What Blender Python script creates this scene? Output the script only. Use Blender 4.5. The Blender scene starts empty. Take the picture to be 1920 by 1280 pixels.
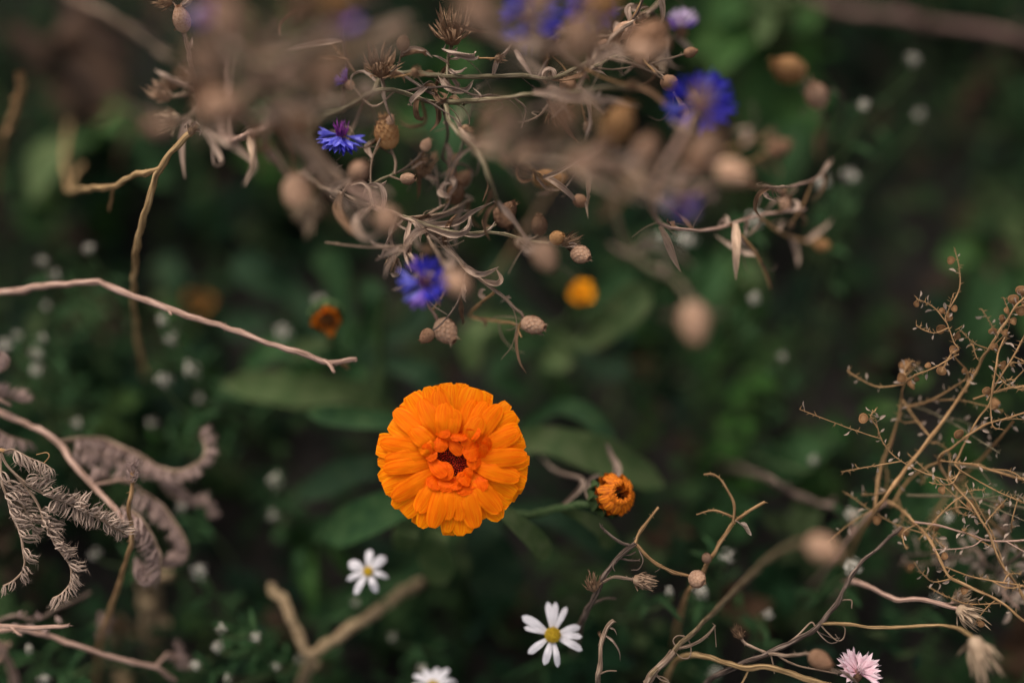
import bpy, math, random
import numpy as np
from mathutils import Vector, Matrix, noise

R = math.radians
rnd = random.Random(7)

# ------------------------------------------------------------------ camera, sky, sun, exposure
scene = bpy.context.scene
CAM = Vector((0.0, 0.0, 0.66))
PITCH = 30.0                       # degrees away from straight down
LENS, SENSOR, D0 = 50.0, 36.0, 0.51
cam_data = bpy.data.cameras.new("camera")
cam_data.lens = LENS
cam_data.sensor_width = SENSOR
cam_data.clip_start = 0.01
cam_data.clip_end = 300.0
cam_data.dof.use_dof = True
cam_data.dof.focus_distance = D0
cam_data.dof.aperture_fstop = 1.6
cam_data.dof.aperture_blades = 0
cam = bpy.data.objects.new("camera", cam_data)
cam.location = CAM
cam.rotation_euler = (R(PITCH), 0, 0)
scene.collection.objects.link(cam)
scene.camera = cam

SUN_EL, SUN_AZ = 58.0, -32.0       # soft light from high up, a little left of the view's far side
world = bpy.data.worlds.new("World")
scene.world = world
world.use_nodes = True
wn = world.node_tree
wn.nodes.clear()
w_out = wn.nodes.new("ShaderNodeOutputWorld")
w_bg = wn.nodes.new("ShaderNodeBackground")
w_sky = wn.nodes.new("ShaderNodeTexSky")
w_sky.sky_type = 'NISHITA'
w_sky.sun_disc = False
w_sky.sun_elevation = R(SUN_EL)
w_sky.sun_rotation = R(SUN_AZ)
w_sky.air_density = 1.0
w_sky.dust_density = 4.0
w_hsv = wn.nodes.new("ShaderNodeHueSaturation")     # overcast: the blue washed out of the sky
w_hsv.inputs['Saturation'].default_value = 0.25
w_bg.inputs[1].default_value = 0.10
wn.links.new(w_sky.outputs[0], w_hsv.inputs['Color'])
wn.links.new(w_hsv.outputs[0], w_bg.inputs[0])
wn.links.new(w_bg.outputs[0], w_out.inputs[0])

sun_data = bpy.data.lights.new("sun", 'SUN')
sun_data.energy = 1.5
sun_data.angle = R(35)
sun_data.color = (1.0, 0.90, 0.78)
sun = bpy.data.objects.new("sun", sun_data)
scene.collection.objects.link(sun)
_az = R(SUN_AZ)
sun_dir = Vector((math.sin(_az) * math.cos(R(SUN_EL)), math.cos(_az) * math.cos(R(SUN_EL)), math.sin(R(SUN_EL))))
sun.rotation_euler = sun_dir.to_track_quat('Z', 'Y').to_euler()

scene.view_settings.view_transform = 'Standard'
scene.view_settings.look = 'None'
scene.view_settings.gamma = 1.0
scene.view_settings.exposure = 1.05
scene.cycles.use_denoising = True
scene.cycles.max_bounces = 8
scene.cycles.transparent_max_bounces = 8

# ------------------------------------------------------------------ photo pixels to places
F = LENS / SENSOR * 1920.0
RIGHT = Vector((1, 0, 0))
UP = Vector((0, math.cos(R(PITCH)), math.sin(R(PITCH))))
FWD = Vector((0, math.sin(R(PITCH)), -math.cos(R(PITCH))))


def P(px, py, dz=0.0):
    """pixel of the photograph, dz centimetres behind (+) or before (-) the plane of the marigold"""
    d = D0 + dz / 100.0
    p = CAM + FWD * d + RIGHT * ((px - 960) / F * d) + UP * ((640 - py) / F * d)
    return p if p.z > .012 else G(px, py, .012)      # nothing sinks into the soil


def G(px, py, z=-0.004):
    r = FWD + RIGHT * ((px - 960) / F) + UP * ((640 - py) / F)
    return CAM + r * ((z - CAM.z) / r.z)


def DIR(a, tilt=0.0):
    """direction: a degrees in the picture (0 right, 90 up), tilted towards the camera"""
    a, t = R(a), R(tilt)
    return (RIGHT * math.cos(a) + UP * math.sin(a)) * math.cos(t) - FWD * math.sin(t)


def down(p, spread=0.02, seed=0):
    """points leading from p to the soil"""
    q = random.Random(seed)
    b = Vector((p.x + q.uniform(-spread, spread), p.y + q.uniform(-spread, spread) + 0.01, -0.005))
    m = p.lerp(b, 0.5) + Vector((q.uniform(-.01, .01), q.uniform(-.01, .01), 0.01))
    return [m, b]


# ------------------------------------------------------------------ materials
MAT = {}


def mat(name, cols, rough=0.75, scale=250.0, trans=0.0, bump=0.25, stripes=None, rand=0.25, attr=False, uvramp=None, spec=0.15):
    m = bpy.data.materials.new(name)
    m.use_nodes = True
    nt = m.node_tree
    N, L = nt.nodes, nt.links
    bs = N["Principled BSDF"]
    bs.inputs['Roughness'].default_value = rough
    bs.inputs['Specular IOR Level'].default_value = spec
    tc = N.new("ShaderNodeTexCoord")
    nz = N.new("ShaderNodeTexNoise")
    nz.inputs['Scale'].default_value = scale
    nz.inputs['Detail'].default_value = 5.0
    nz.inputs['Roughness'].default_value = 0.6
    if stripes:                                     # fibres running along the piece
        mp = N.new("ShaderNodeMapping")
        mp.inputs['Scale'].default_value = stripes
        L.new(tc.outputs['UV'], mp.inputs['Vector'])
        L.new(mp.outputs[0], nz.inputs['Vector'])
        nz.inputs['Scale'].default_value = 1.0
    else:
        L.new(tc.outputs['Object'], nz.inputs['Vector'])
    if attr:
        at = N.new("ShaderNodeAttribute")
        at.attribute_name = "Col"
        mx = N.new("ShaderNodeMixRGB")
        mx.blend_type = 'MULTIPLY'
        mx.inputs[0].default_value = 0.35
        L.new(at.outputs['Color'], mx.inputs[1])
        L.new(nz.outputs['Fac'], mx.inputs[2])
        col = mx.outputs[0]
    else:
        rp = N.new("ShaderNodeValToRGB")
        e = rp.color_ramp.elements
        while len(e) < len(cols):
            e.new(0.5)
        for i, c in enumerate(cols):
            e[i].position = 0.37 + 0.26 * i / max(1, len(cols) - 1)
            e[i].color = (*c, 1)
        L.new(nz.outputs['Fac'], rp.inputs[0])
        col = rp.outputs[0]
    if uvramp:                                      # pigment that changes from base to tip
        sp = N.new("ShaderNodeSeparateXYZ")
        L.new(tc.outputs['UV'], sp.inputs[0])
        r2 = N.new("ShaderNodeValToRGB")
        e = r2.color_ramp.elements
        while len(e) < len(uvramp):
            e.new(0.5)
        for i, (p, c) in enumerate(uvramp):
            e[i].position = p
            e[i].color = (*c, 1)
        L.new(sp.outputs[1], r2.inputs[0])
        mu = N.new("ShaderNodeMixRGB")
        mu.blend_type = 'MULTIPLY'
        mu.inputs[0].default_value = 1.0
        L.new(col, mu.inputs[1])
        L.new(r2.outputs[0], mu.inputs[2])
        col = mu.outputs[0]
    if rand:
        oi = N.new("ShaderNodeObjectInfo")
        mr = N.new("ShaderNodeMapRange")
        mr.inputs['To Min'].default_value = 1.0 - rand
        mr.inputs['To Max'].default_value = 1.0 + rand
        L.new(oi.outputs['Random'], mr.inputs['Value'])
        hs = N.new("ShaderNodeHueSaturation")
        L.new(mr.outputs[0], hs.inputs['Value'])
        L.new(col, hs.inputs['Color'])
        col = hs.outputs[0]
    L.new(col, bs.inputs['Base Color'])
    if bump:
        bp = N.new("ShaderNodeBump")
        bp.inputs['Strength'].default_value = bump
        bp.inputs['Distance'].default_value = 0.0006
        L.new(nz.outputs['Fac'], bp.inputs['Height'])
        L.new(bp.outputs[0], bs.inputs['Normal'])
    if trans:
        tl = N.new("ShaderNodeBsdfTranslucent")
        ms = N.new("ShaderNodeMixShader")
        ms.inputs[0].default_value = trans
        L.new(col, tl.inputs['Color'])
        L.new(bs.outputs[0], ms.inputs[1])
        L.new(tl.outputs[0], ms.inputs[2])
        L.new(ms.outputs[0], N["Material Output"].inputs['Surface'])
    MAT[name] = m
    return m


PETAL_RAMP = [(0.0, (1, .78, 1)), (.5, (1, .95, 1)), (1.0, (1, 1.0, 1))]
mat('marigold_outer', [(.91, .18, .0), (.96, .25, .0), (.97, .32, .001)], .6, trans=.28, bump=.12, spec=.08, stripes=(9, 1.6, 1), rand=.06, uvramp=PETAL_RAMP)
mat('marigold_mid', [(.90, .145, .0), (.95, .20, .0), (.97, .25, .001)], .6, trans=.25, bump=.12, spec=.08, stripes=(9, 1.6, 1), rand=.06, uvramp=PETAL_RAMP)
mat('marigold_inner', [(.80, .075, .0), (.90, .115, .0), (.93, .15, .0)], .6, trans=.22, bump=.1, spec=.08, stripes=(9, 1.6, 1), rand=.08)
mat('marigold_disc', [(.18, .010, .010), (.40, .022, .012), (.56, .06, .014)], .7, 900, bump=.3, rand=.15)
mat('marigold_faded', [(.30, .05, .006), (.72, .17, .008), (.88, .28, .012)], .6, trans=.2, stripes=(5, 3, 1), rand=.12)
mat('marigold_withered', [(.06, .025, .008), (.20, .075, .012), (.34, .14, .016)], .7, trans=.2, stripes=(5, 3, 1), rand=.12)
mat('marigold_gold', [(.75, .22, .004), (.85, .33, .006), (.90, .42, .01)], .6, trans=.2, stripes=(5, 3, 1), rand=.1, spec=.08)
mat('marigold_yellow', [(.55, .25, .01), (.8, .38, .012)], .6, trans=.2, rand=.1)
mat('marigold_brown', [(.05, .018, .01), (.14, .05, .015), (.25, .10, .02)], .8, 700)
mat('stem_green', [(.030, .055, .016), (.045, .075, .024), (.07, .095, .036)], .6, stripes=(6, 60, 1), rand=.15)
mat('leaf_green', [(.015, .042, .014), (.022, .056, .017), (.034, .070, .023)], .75, 120, trans=.22, bump=.2, rand=.25)
mat('leaf_pale', [(.036, .062, .019), (.054, .080, .026), (.076, .098, .038)], .75, 120, trans=.2, bump=.2, rand=.2)
mat('leaf_dark', [(.010, .026, .011), (.014, .034, .014), (.021, .042, .017)], .75, 120, trans=.2, bump=.2, rand=.2)
mat('leaf_bright', [(.016, .050, .010), (.026, .066, .013), (.044, .082, .020)], .7, 120, trans=.25, bump=.2, rand=.15)
mat('dry_stem', [(.07, .043, .028), (.22, .145, .098), (.44, .315, .23)], .85, stripes=(11, 9, 1), rand=.2, bump=.6)
mat('dry_stem_green', [(.04, .032, .017), (.14, .11, .06), (.36, .29, .19)], .85, stripes=(12, 9, 1), rand=.2, bump=.6)
mat('dry_stem_dark', [(.025, .016, .012), (.09, .06, .045), (.25, .18, .14)], .85, stripes=(12, 10, 1), rand=.2, bump=.7)
mat('dry_stem_gold', [(.085, .05, .022), (.23, .14, .062), (.41, .27, .135)], .7, stripes=(9, 8, 1), rand=.12, bump=.3)
mat('dry_stem_pink', [(.15, .085, .06), (.35, .215, .16), (.50, .33, .26)], .8, stripes=(9, 8, 1), rand=.12, bump=.4)
mat('dry_stem_tan', [(.10, .050, .020), (.28, .155, .068), (.47, .285, .145)], .8, stripes=(10, 10, 1), rand=.15, bump=.4)
mat('dry_stem_red', [(.05, .028, .024), (.11, .062, .052), (.18, .11, .09)], .85, stripes=(9, 8, 1), rand=.1, bump=.4)
mat('dry_stem_olive', [(.055, .036, .018), (.14, .095, .052), (.26, .185, .11)], .8, stripes=(7, 16, 1), rand=.12, bump=.5)
mat('dry_leaf_tan', [(.28, .185, .125), (.43, .295, .205), (.58, .42, .31)], .8, stripes=(7, 3, 1), trans=.15, rand=.2, bump=.4)
mat('dry_leaf', [(.16, .105, .075), (.32, .225, .17), (.50, .37, .29)], .8, stripes=(7, 3, 1), trans=.15, rand=.22, bump=.5)
mat('dock_leaf', [(.022, .013, .009), (.045, .025, .016), (.075, .042, .026)], .85, 60, trans=.15, rand=.25)
mat('dry_leaf_brown', [(.075, .04, .022), (.15, .085, .05), (.24, .14, .08)], .85, stripes=(7, 3, 1), trans=.15, rand=.25, bump=.5)
BUDR = [(0.0, (.85, .8, .74)), (.6, (1, 1, 1)), (.9, (.85, .76, .68)), (1.0, (.48, .36, .28))]
mat('bud_tan', [(.28, .16, .10), (.46, .28, .185), (.62, .42, .30)], .8, 500, trans=.08, rand=.18, uvramp=BUDR)
mat('bud_gold', [(.26, .13, .05), (.40, .21, .09), (.54, .32, .15)], .8, 500, trans=.08, rand=.18, uvramp=BUDR)
mat('bud_brown', [(.12, .062, .035), (.21, .115, .068), (.32, .19, .12)], .85, 500, rand=.2, uvramp=BUDR)
mat('husk_brown', [(.07, .038, .022), (.16, .092, .052), (.32, .20, .12)], .85, stripes=(3, 4, 1), rand=.2, bump=.3)
mat('husk_mid', [(.12, .07, .042), (.26, .16, .10), (.46, .32, .22)], .85, stripes=(3, 4, 1), rand=.15, bump=.3)
mat('husk_pale', [(.20, .13, .08), (.36, .25, .165), (.54, .40, .28)], .8, stripes=(3, 4, 1), rand=.15, trans=.15)
mat('blue_floret', [(.018, .014, .25), (.036, .030, .40), (.08, .07, .54)], .6, stripes=(6, 2, 1), trans=.25, rand=.18, bump=.2)
mat('blue_floret_light', [(.045, .045, .36), (.10, .10, .48), (.22, .21, .60)], .6, stripes=(6, 2, 1), trans=.25, rand=.18, bump=.2)
mat('faded_floret', [(.30, .22, .36), (.46, .36, .48), (.58, .48, .56)], .6, stripes=(6, 2, 1), trans=.2, rand=.18, bump=.2)
mat('violet_tuft', [(.025, .008, .06), (.09, .012, .13), (.28, .03, .24)], .7, 900, rand=.2)
mat('purple_floret', [(.12, .06, .32), (.2, .10, .42), (.30, .18, .50)], .6, stripes=(6, 2, 1), trans=.2, rand=.2, bump=.2)
mat('pink_floret', [(.62, .40, .44), (.72, .54, .57), (.78, .66, .67)], .6, stripes=(4, 2, 1), trans=.25, rand=.08, bump=.2, uvramp=[(0, (.85, .45, .55)), (.6, (1, .9, .93)), (1, (1, 1, 1))])
mat('white_petal', [(.50, .46, .48), (.60, .56, .58), (.68, .645, .66)], .6, stripes=(7, 2, 1), trans=.2, rand=.05, bump=.25)
mat('yellow_disc', [(.28, .17, .012), (.48, .31, .02), (.60, .42, .03)], .75, 1500, rand=.1)
mat('white_cluster', [(.30, .265, .20), (.50, .45, .37), (.66, .61, .53)], .65, 600, trans=.2, rand=.25)
mat('cluster_stem', [(.05, .075, .03), (.08, .11, .045)], .65, 200, rand=.2)
mat('pod_tan', [(.12, .058, .025), (.25, .13, .058), (.40, .235, .12)], .75, 900, trans=.2, rand=.2, uvramp=[(0, (1, 1, 1)), (.5, (.9, .86, .8)), (.74, (.6, .52, .45)), (.86, (1, .95, .9)), (1, (.75, .65, .55))])
mat('pod_pale', [(.22, .145, .10), (.38, .275, .21), (.58, .47, .39)], .7, 700, trans=.3, rand=.18)
mat('calyx_dry', [(.11, .068, .048), (.32, .225, .17), (.56, .43, .35)], .85, 900, rand=.25, trans=.1)
mat('calyx_pink', [(.22, .145, .12), (.33, .225, .19), (.44, .31, .27)], .85, 900, rand=.2, trans=.1)
mat('branch_bark', [(.10, .065, .035), (.22, .15, .085), (.34, .25, .15)], .85, stripes=(5, 70, 1), rand=.1, bump=.8)
mat('ground_leaf', [(0, 0, 0)], .8, 200, trans=.2, spec=.05, attr=True, rand=0, bump=0)


def soil_material():
    m = bpy.data.materials.new("soil")
    m.use_nodes = True
    N, L = m.node_tree.nodes, m.node_tree.links
    bs = N["Principled BSDF"]
    bs.inputs['Roughness'].default_value = .95
    bs.inputs['Specular IOR Level'].default_value = .1
    tc = N.new("ShaderNodeTexCoord")
    a = N.new("ShaderNodeTexNoise"); a.inputs['Scale'].default_value = 9; a.inputs['Detail'].default_value = 8
    b = N.new("ShaderNodeTexNoise"); b.inputs['Scale'].default_value = 110; b.inputs['Detail'].default_value = 6
    L.new(tc.outputs['Object'], a.inputs[0]); L.new(tc.outputs['Object'], b.inputs[0])
    mx = N.new("ShaderNodeMath"); mx.operation = 'MULTIPLY'
    L.new(a.outputs['Fac'], mx.inputs[0]); L.new(b.outputs['Fac'], mx.inputs[1])
    rp = N.new("ShaderNodeValToRGB")
    rp.color_ramp.elements[0].position = .12; rp.color_ramp.elements[0].color = (.005, .005, .005, 1)
    rp.color_ramp.elements[1].position = .42; rp.color_ramp.elements[1].color = (.022, .018, .015, 1)
    L.new(mx.outputs[0], rp.inputs[0]); L.new(rp.outputs[0], bs.inputs['Base Color'])
    bp = N.new("ShaderNodeBump"); bp.inputs['Strength'].default_value = .8; bp.inputs['Distance'].default_value = .006
    L.new(b.outputs['Fac'], bp.inputs['Height']); L.new(bp.outputs[0], bs.inputs['Normal'])
    return m


# ------------------------------------------------------------------ shapes: (verts, faces, uvs)
def join(*gs):
    v, f, u = [], [], []
    for g in gs:
        o = len(v)
        v += g[0]
        f += [tuple(i + o for i in q) for q in g[1]]
        u += g[2]
    return v, f, u


def xform(g, M):
    return [M @ Vector(p) for p in g[0]], g[1], g[2]


def spline(pts, n=5):
    if len(pts) < 3:
        a, b = pts[0], pts[-1]
        return [a.lerp(b, i / n) for i in range(n + 1)]
    q = [pts[0] * 2 - pts[1]] + list(pts) + [pts[-1] * 2 - pts[-2]]
    out = []
    for i in range(1, len(q) - 2):
        p0, p1, p2, p3 = q[i - 1:i + 3]
        for k in range(n):
            t = k / n
            out.append(.5 * ((2 * p1) + (p2 - p0) * t + (2 * p0 - 5 * p1 + 4 * p2 - p3) * t * t + (3 * p1 - p0 - 3 * p2 + p3) * t ** 3))
    out.append(pts[-1].copy())
    return out


def frames(pts):
    n = len(pts)
    ts = [(pts[min(i + 1, n - 1)] - pts[max(i - 1, 0)]).normalized() for i in range(n)]
    s = ts[0].orthogonal().normalized()
    out = []
    for t in ts:
        s = (s - t * s.dot(t))
        s = s.normalized() if s.length > 1e-9 else t.orthogonal().normalized()
        out.append((t, s, t.cross(s)))
    return out


def tube(pts, r0, r1=None, sides=10, sub=6, wob=.17, kink=.17, seed=None):
    """a stem: uneven thickness, slightly swollen where it bends; radii in mm"""
    r1 = r0 if r1 is None else r1
    sd = rnd.random() * 99 if seed is None else seed
    sp = spline(pts, sub)
    L = 0.0
    n = len(sp)
    for i in range(1, n - 1):
        o = noise.noise_vector(sp[i] * 180 + Vector((sd, 0, 0)))
        sp[i] = sp[i] + o * (r0 * .001 * kink * 4)
    fr = frames(sp)
    v, f, u = [], [], []
    for i, p in enumerate(sp):
        if i:
            L += (sp[i] - sp[i - 1]).length
        t = i / (n - 1)
        r = (r0 + (r1 - r0) * t) * .001 * (1 + wob * noise.noise(p * 260 + Vector((0, sd, 0))) * 2)
        for k in range(sides):
            a = 2 * math.pi * k / sides
            rr = r * (1 + (.13 if k % 2 else -.10))
            v.append(p + (fr[i][1] * math.cos(a) + fr[i][2] * math.sin(a)) * rr)
            u.append((k / sides, L * 10))
    for i in range(n - 1):
        for k in range(sides):
            k2 = (k + 1) % sides
            f.append((i * sides + k, i * sides + k2, (i + 1) * sides + k2, (i + 1) * sides + k))
    v.append(sp[-1] + fr[-1][0] * r1 * .0006)
    u.append((.5, L * 10))
    m = len(v) - 1
    for k in range(sides):
        f.append(((n - 1) * sides + k, (n - 1) * sides + (k + 1) % sides, m))
    return v, f, u


PROF = {
    'strap': lambda t: min(1, .45 + 1.6 * t) * (1 - max(0, (t - .80) / .20) ** 2.4 * .72),
    'petal': lambda t: (.42 + .58 * min(1, t / .45) ** .8) * (max(0, 1 - (max(0, (t - .68)) / .32) ** 2.1) ** .5 * .80 + .20),
    'toothed': lambda t: (.42 + .58 * min(1, t / .45) ** .8) * (max(0, 1 - (max(0, (t - .72)) / .28) ** 2.6) ** .5 * .45 + .55),
    'round': lambda t: (.40 + .60 * min(1, t / .5) ** .8) * max(.10, (1 - (max(0, t - .55) / .45) ** 2)) ** .5,
    'lance': lambda t: max(.05, math.sin(math.pi * min(1, t * .93 + .07)) ** .75),
    'obl': lambda t: max(.05, (.28 + .9 * t) * (1 - max(0, (t - .62) / .38) ** 2) ** .5) if t < .999 else .07,
    'linear': lambda t: max(.06, min(1, .5 + 2 * t) * (1 - t ** 3)),
}


def ribbon(pts, width, prof='lance', nrm=None, fold=.25, twist=0.0, wave=.0, na=4, sub=4, teeth=0, groove=0.0, seed=0.0, tipres=0):
    """a blade: width mm, fold = how far the edges lift (+) or droop (-)"""
    nrm = (-FWD * .5 + Vector((0, 0, .6))) if nrm is None else nrm
    sp = spline(pts, sub)
    if tipres:
        fine = spline(pts, 24)
        ks = [1 - (1 - k / tipres) ** 1.9 for k in range(tipres + 1)]
        sp = [fine[min(len(fine) - 1, round(k * (len(fine) - 1)))] for k in ks]
    n = len(sp)
    v, f, u = [], [], []
    for i, p in enumerate(sp):
        t = ks[i] if tipres else i / (n - 1)
        tg = (sp[min(i + 1, n - 1)] - sp[max(i - 1, 0)]).normalized()
        s = tg.cross(nrm)
        s = s.normalized() if s.length > 1e-6 else tg.orthogonal().normalized()
        nn = s.cross(tg)
        if twist:
            q = Matrix.Rotation(R(twist * t), 3, tg)
            s, nn = q @ s, q @ nn
        w = width * .0005 * PROF[prof](t)
        for j in range(na + 1):
            x = j / na * 2 - 1
            h = fold * w * (x * x)
            if wave:
                h += wave * w * math.sin(t * 17 + x * 2.3 + seed * 5) * abs(x)
            if groove:
                h += groove * w * math.cos(x * math.pi * 2.2)
            ext = 0.0
            if teeth and i == n - 1:
                ext = (1.0 if j % 4 in (1, 2) else -.45) * teeth * .001 * (.7 + .8 * noise.noise(Vector((j // 4 * 3.1, seed * 7.7, 0)))) - .0008 * teeth * x * x
            v.append(p + s * (x * w) + nn * h + tg * ext)
            u.append((j / na, t))
    for i in range(n - 1):
        for j in range(na):
            a = i * (na + 1) + j
            f.append((a, a + 1, a + na + 2, a + na + 1))
    return v, f, u


def lathe(prof, sides=12):
    v, f, u = [], [], []
    n = len(prof)
    for i, (r, z) in enumerate(prof):
        for k in range(sides):
            a = 2 * math.pi * k / sides
            v.append(Vector((r * math.cos(a), r * math.sin(a), z)))
            u.append((k / sides, .3))
    for i in range(n - 1):
        for k in range(sides):
            f.append((i * sides + k, i * sides + (k + 1) % sides, (i + 1) * sides + (k + 1) % sides, (i + 1) * sides + k))
    f.append(tuple(range(sides))[::-1])
    f.append(tuple((n - 1) * sides + k for k in range(sides)))
    return v, f, u


def spike(a, b, w, bend=None):
    """thin pointed blade from a to b, three-sided"""
    t = (b - a).normalized()
    s = t.orthogonal().normalized()
    c = t.cross(s)
    m = a.lerp(b, .5) + (bend if bend else Vector())
    v, u = [], []
    for p, k, vv in ((a, 1, 0), (m, .8, .5)):
        for j in range(3):
            an = 2 * math.pi * j / 3
            v.append(p + (s * math.cos(an) + c * math.sin(an)) * w * k)
            u.append((j / 3, vv))
    v.append(b)
    u.append((.5, 1))
    f = [(i, (i + 1) % 3, 3 + (i + 1) % 3, 3 + i) for i in range(3)] + [(3 + i, 3 + (i + 1) % 3, 6) for i in range(3)]
    return v, f, u


COL = scene.collection
WM = {}


def mesh(name, g, m, smooth=True):
    me = bpy.data.meshes.new(name)
    me.from_pydata([tuple(p) for p in g[0]], [], g[1])
    uv = me.uv_layers.new(name="UVMap")
    li = np.zeros(len(me.loops), dtype=np.int32)
    me.loops.foreach_get("vertex_index", li)
    ua = np.array(g[2], dtype=np.float32)
    uv.data.foreach_set("uv", ua[li].ravel())
    me.materials.append(MAT[m] if isinstance(m, str) else m)
    if smooth:
        me.polygons.foreach_set("use_smooth", [True] * len(me.polygons))
    me.update()
    return me


class Thing:
    curls = 0
    stems = None
    def __init__(self, name, label, cat, base, group=None):
        self.o = bpy.data.objects.new(name, None)
        self.o.empty_display_size = .02
        COL.objects.link(self.o)
        self.o.location = base
        self.o['label'], self.o['category'] = label, cat
        if group:
            self.o['group'] = group
        self.M = Matrix.Translation(base)
        WM[self.o.name] = self.M

    def part(self, name, g, m, parent=None, smooth=True):
        """g in world places"""
        par = parent or self.o
        inv = WM[par.name].inverted()
        me = mesh(name, xform(g, inv), m, smooth)
        return self._link(name, me, Matrix.Identity(4), par)

    def inst(self, name, me, Mw, parent=None):
        par = parent or self.o
        return self._link(name, me, WM[par.name].inverted() @ Mw, par)

    def _link(self, name, me, local, par):
        ob = bpy.data.objects.new(name, me)
        COL.objects.link(ob)
        ob.parent = par
        ob.matrix_local = local
        WM[ob.name] = WM[par.name] @ local
        return ob


def frame_at(p, z, size=1.0, roll=0.0):
    z = z.normalized()
    x = RIGHT - z * RIGHT.dot(z)
    if x.length < .2:
        x = UP - z * UP.dot(z)
    x.normalize()
    y = z.cross(x)
    M = Matrix((x, y, z)).transposed().to_4x4()
    M.translation = p
    return M @ Matrix.Rotation(roll, 4, 'Z') @ Matrix.Scale(size, 4)


# ------------------------------------------------------------------ shared pieces, about 1 unit long, +Z forward
def bud_geom(seed, tuft=10, open_=.0):
    q = random.Random(seed)
    g = [lathe([(.03, -.02), (.19, 0), (.34, .12), (.40, .3), (.39, .48), (.31, .68), (.20, .84), (.12, .9)], 12)]
    for row in range(6):
        z = .02 + row * .125
        for k in range(11):
            a = 2 * math.pi * (k + .5 * (row % 2)) / 11 + q.uniform(-.06, .06)
            def rad(zz):
                zz = max(0, min(1, zz))
                return .41 * math.sin(math.pi * (zz * .80 + .15)) ** .8
            w = .15
            wj = q.uniform(.75, 1.15)
            pts = []
            for tt, ww, off in ((0, .9, -.01), (.5, 1, .010), (.85, .55, .018), (1.0, .06, .024 + open_ * (.3 + row / 6))):
                zz = z + tt * (.34 + .04 * wj) + (wj - 1) * .05
                r = rad(zz) + off
                for sx in (-1, 1):
                    aa = a + sx * w * ww * wj / max(.12, r)
                    pts.append((Vector((r * math.cos(aa), r * math.sin(aa), zz)), (sx * .5 + .5, tt)))
            g.append(([p for p, _ in pts], [(0, 1, 3, 2), (2, 3, 5, 4), (4, 5, 7, 6)], [c for _, c in pts]))
    for k in range(tuft):
        a = q.uniform(0, 6.28)
        rr = q.uniform(.02, .12)
        b = Vector((math.cos(a) * rr, math.sin(a) * rr, .86))
        e = b + Vector((math.cos(a) * q.uniform(.03, .22), math.sin(a) * q.uniform(.03, .22), q.uniform(.12, .34)))
        g.append(spike(b, e, .022))
    return join(*g)


def husk_geom(seed, n=34, flare=.8, ln=.8):
    """a dried open seed head: rows of narrow curling bracts round a bristly middle"""
    q = random.Random(seed)
    g = [lathe([(.05, -.03), (.15, 0), (.22, .12), (.20, .24), (.08, .30)], 10)]
    for k in range(n):
        a = 2 * math.pi * k / n * 2.4 + q.uniform(-.15, .15)
        row = k / n
        up = .25 + .75 * row
        rad = Vector((math.cos(a), math.sin(a), 0))
        p0 = rad * .17 + Vector((0, 0, .05 + .16 * row))
        l = ln * q.uniform(.7, 1.1)
        p1 = p0 + rad * l * .30 * flare * (1.15 - row * .6) + Vector((0, 0, l * .42 * up))
        p2 = p0 + rad * l * (.62 - .35 * row) * flare * q.uniform(.7, 1.25) + Vector((0, 0, l * up * q.uniform(.55, 1.0)))
        side = Vector((-math.sin(a), math.cos(a), 0)) * q.uniform(-.12, .12)
        g.append(ribbon([p0, p1, p2 + side], 75, 'lance', rad * .6 + Vector((0, 0, -.5)), .6, q.uniform(-50, 50), na=2, sub=2))
    for k in range(22):
        a, rr = q.uniform(0, 6.28), q.uniform(0, .13)
        b = Vector((math.cos(a) * rr, math.sin(a) * rr, .22))
        g.append(spike(b, b + Vector((math.cos(a) * .14, math.sin(a) * .14, q.uniform(.3, .6))), .014))
    return join(*g)


def floret_geom(seed, lobes=6, wide=.34):
    """cornflower ray floret: narrow tube opening into a lobed trumpet, 1 long along +Z"""
    q = random.Random(seed)
    v, f, u = [], [], []
    n = lobes * 2
    rows = [(0, .035, .035), (.35, .05, .05), (.6, .13, .09), (.82, .26, .14)]
    for z, rx, ry in rows:
        for k in range(n):
            a = 2 * math.pi * k / n
            v.append(Vector((rx * math.cos(a), ry * math.sin(a), z)))
            u.append((k / n, z))
    for k in range(n):
        a = 2 * math.pi * k / n
        tip = k % 2 == 0
        ln = (1.0 + q.uniform(-.06, .08)) if tip else .86
        rx, ry = (wide * 1.15, wide * .55) if tip else (wide * .88, wide * .42)
        v.append(Vector((rx * math.cos(a), ry * math.sin(a), ln)))
        u.append((k / n, 1.0))
    for i in range(len(rows)):
        for k in range(n):
            f.append((i * n + k, i * n + (k + 1) % n, (i + 1) * n + (k + 1) % n, (i + 1) * n + k))
    # points of the lobes
    for k in range(0, n, 2):
        a = 2 * math.pi * k / n
        v.append(Vector((wide * 1.3 * math.cos(a), wide * .62 * math.sin(a), 1.17 + q.uniform(-.05, .05))))
        u.append((k / n, 1.0))
        b = 4 * n
        f.append((b + k, b + (k + 1) % n, len(v) - 1))
        f.append((b + (k - 1) % n, b + k, len(v) - 1))
    return v, f, u


def tuft_geom(seed, n=46):
    """the dark stamens and small florets in the middle of a cornflower"""
    q = random.Random(seed)
    g = []
    for k in range(n):
        r = .42 * math.sqrt(q.random())
        a = q.uniform(0, 6.28)
        b = Vector((r * .6 * math.cos(a), r * .6 * math.sin(a), 0))
        e = Vector((r * 1.25 * math.cos(a), r * 1.25 * math.sin(a), q.uniform(.55, 1.0)))
        bend = Vector((q.uniform(-.08, .08), q.uniform(-.08, .08), .05))
        g.append(spike(b, e, .035, bend))
    return join(*g)


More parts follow.
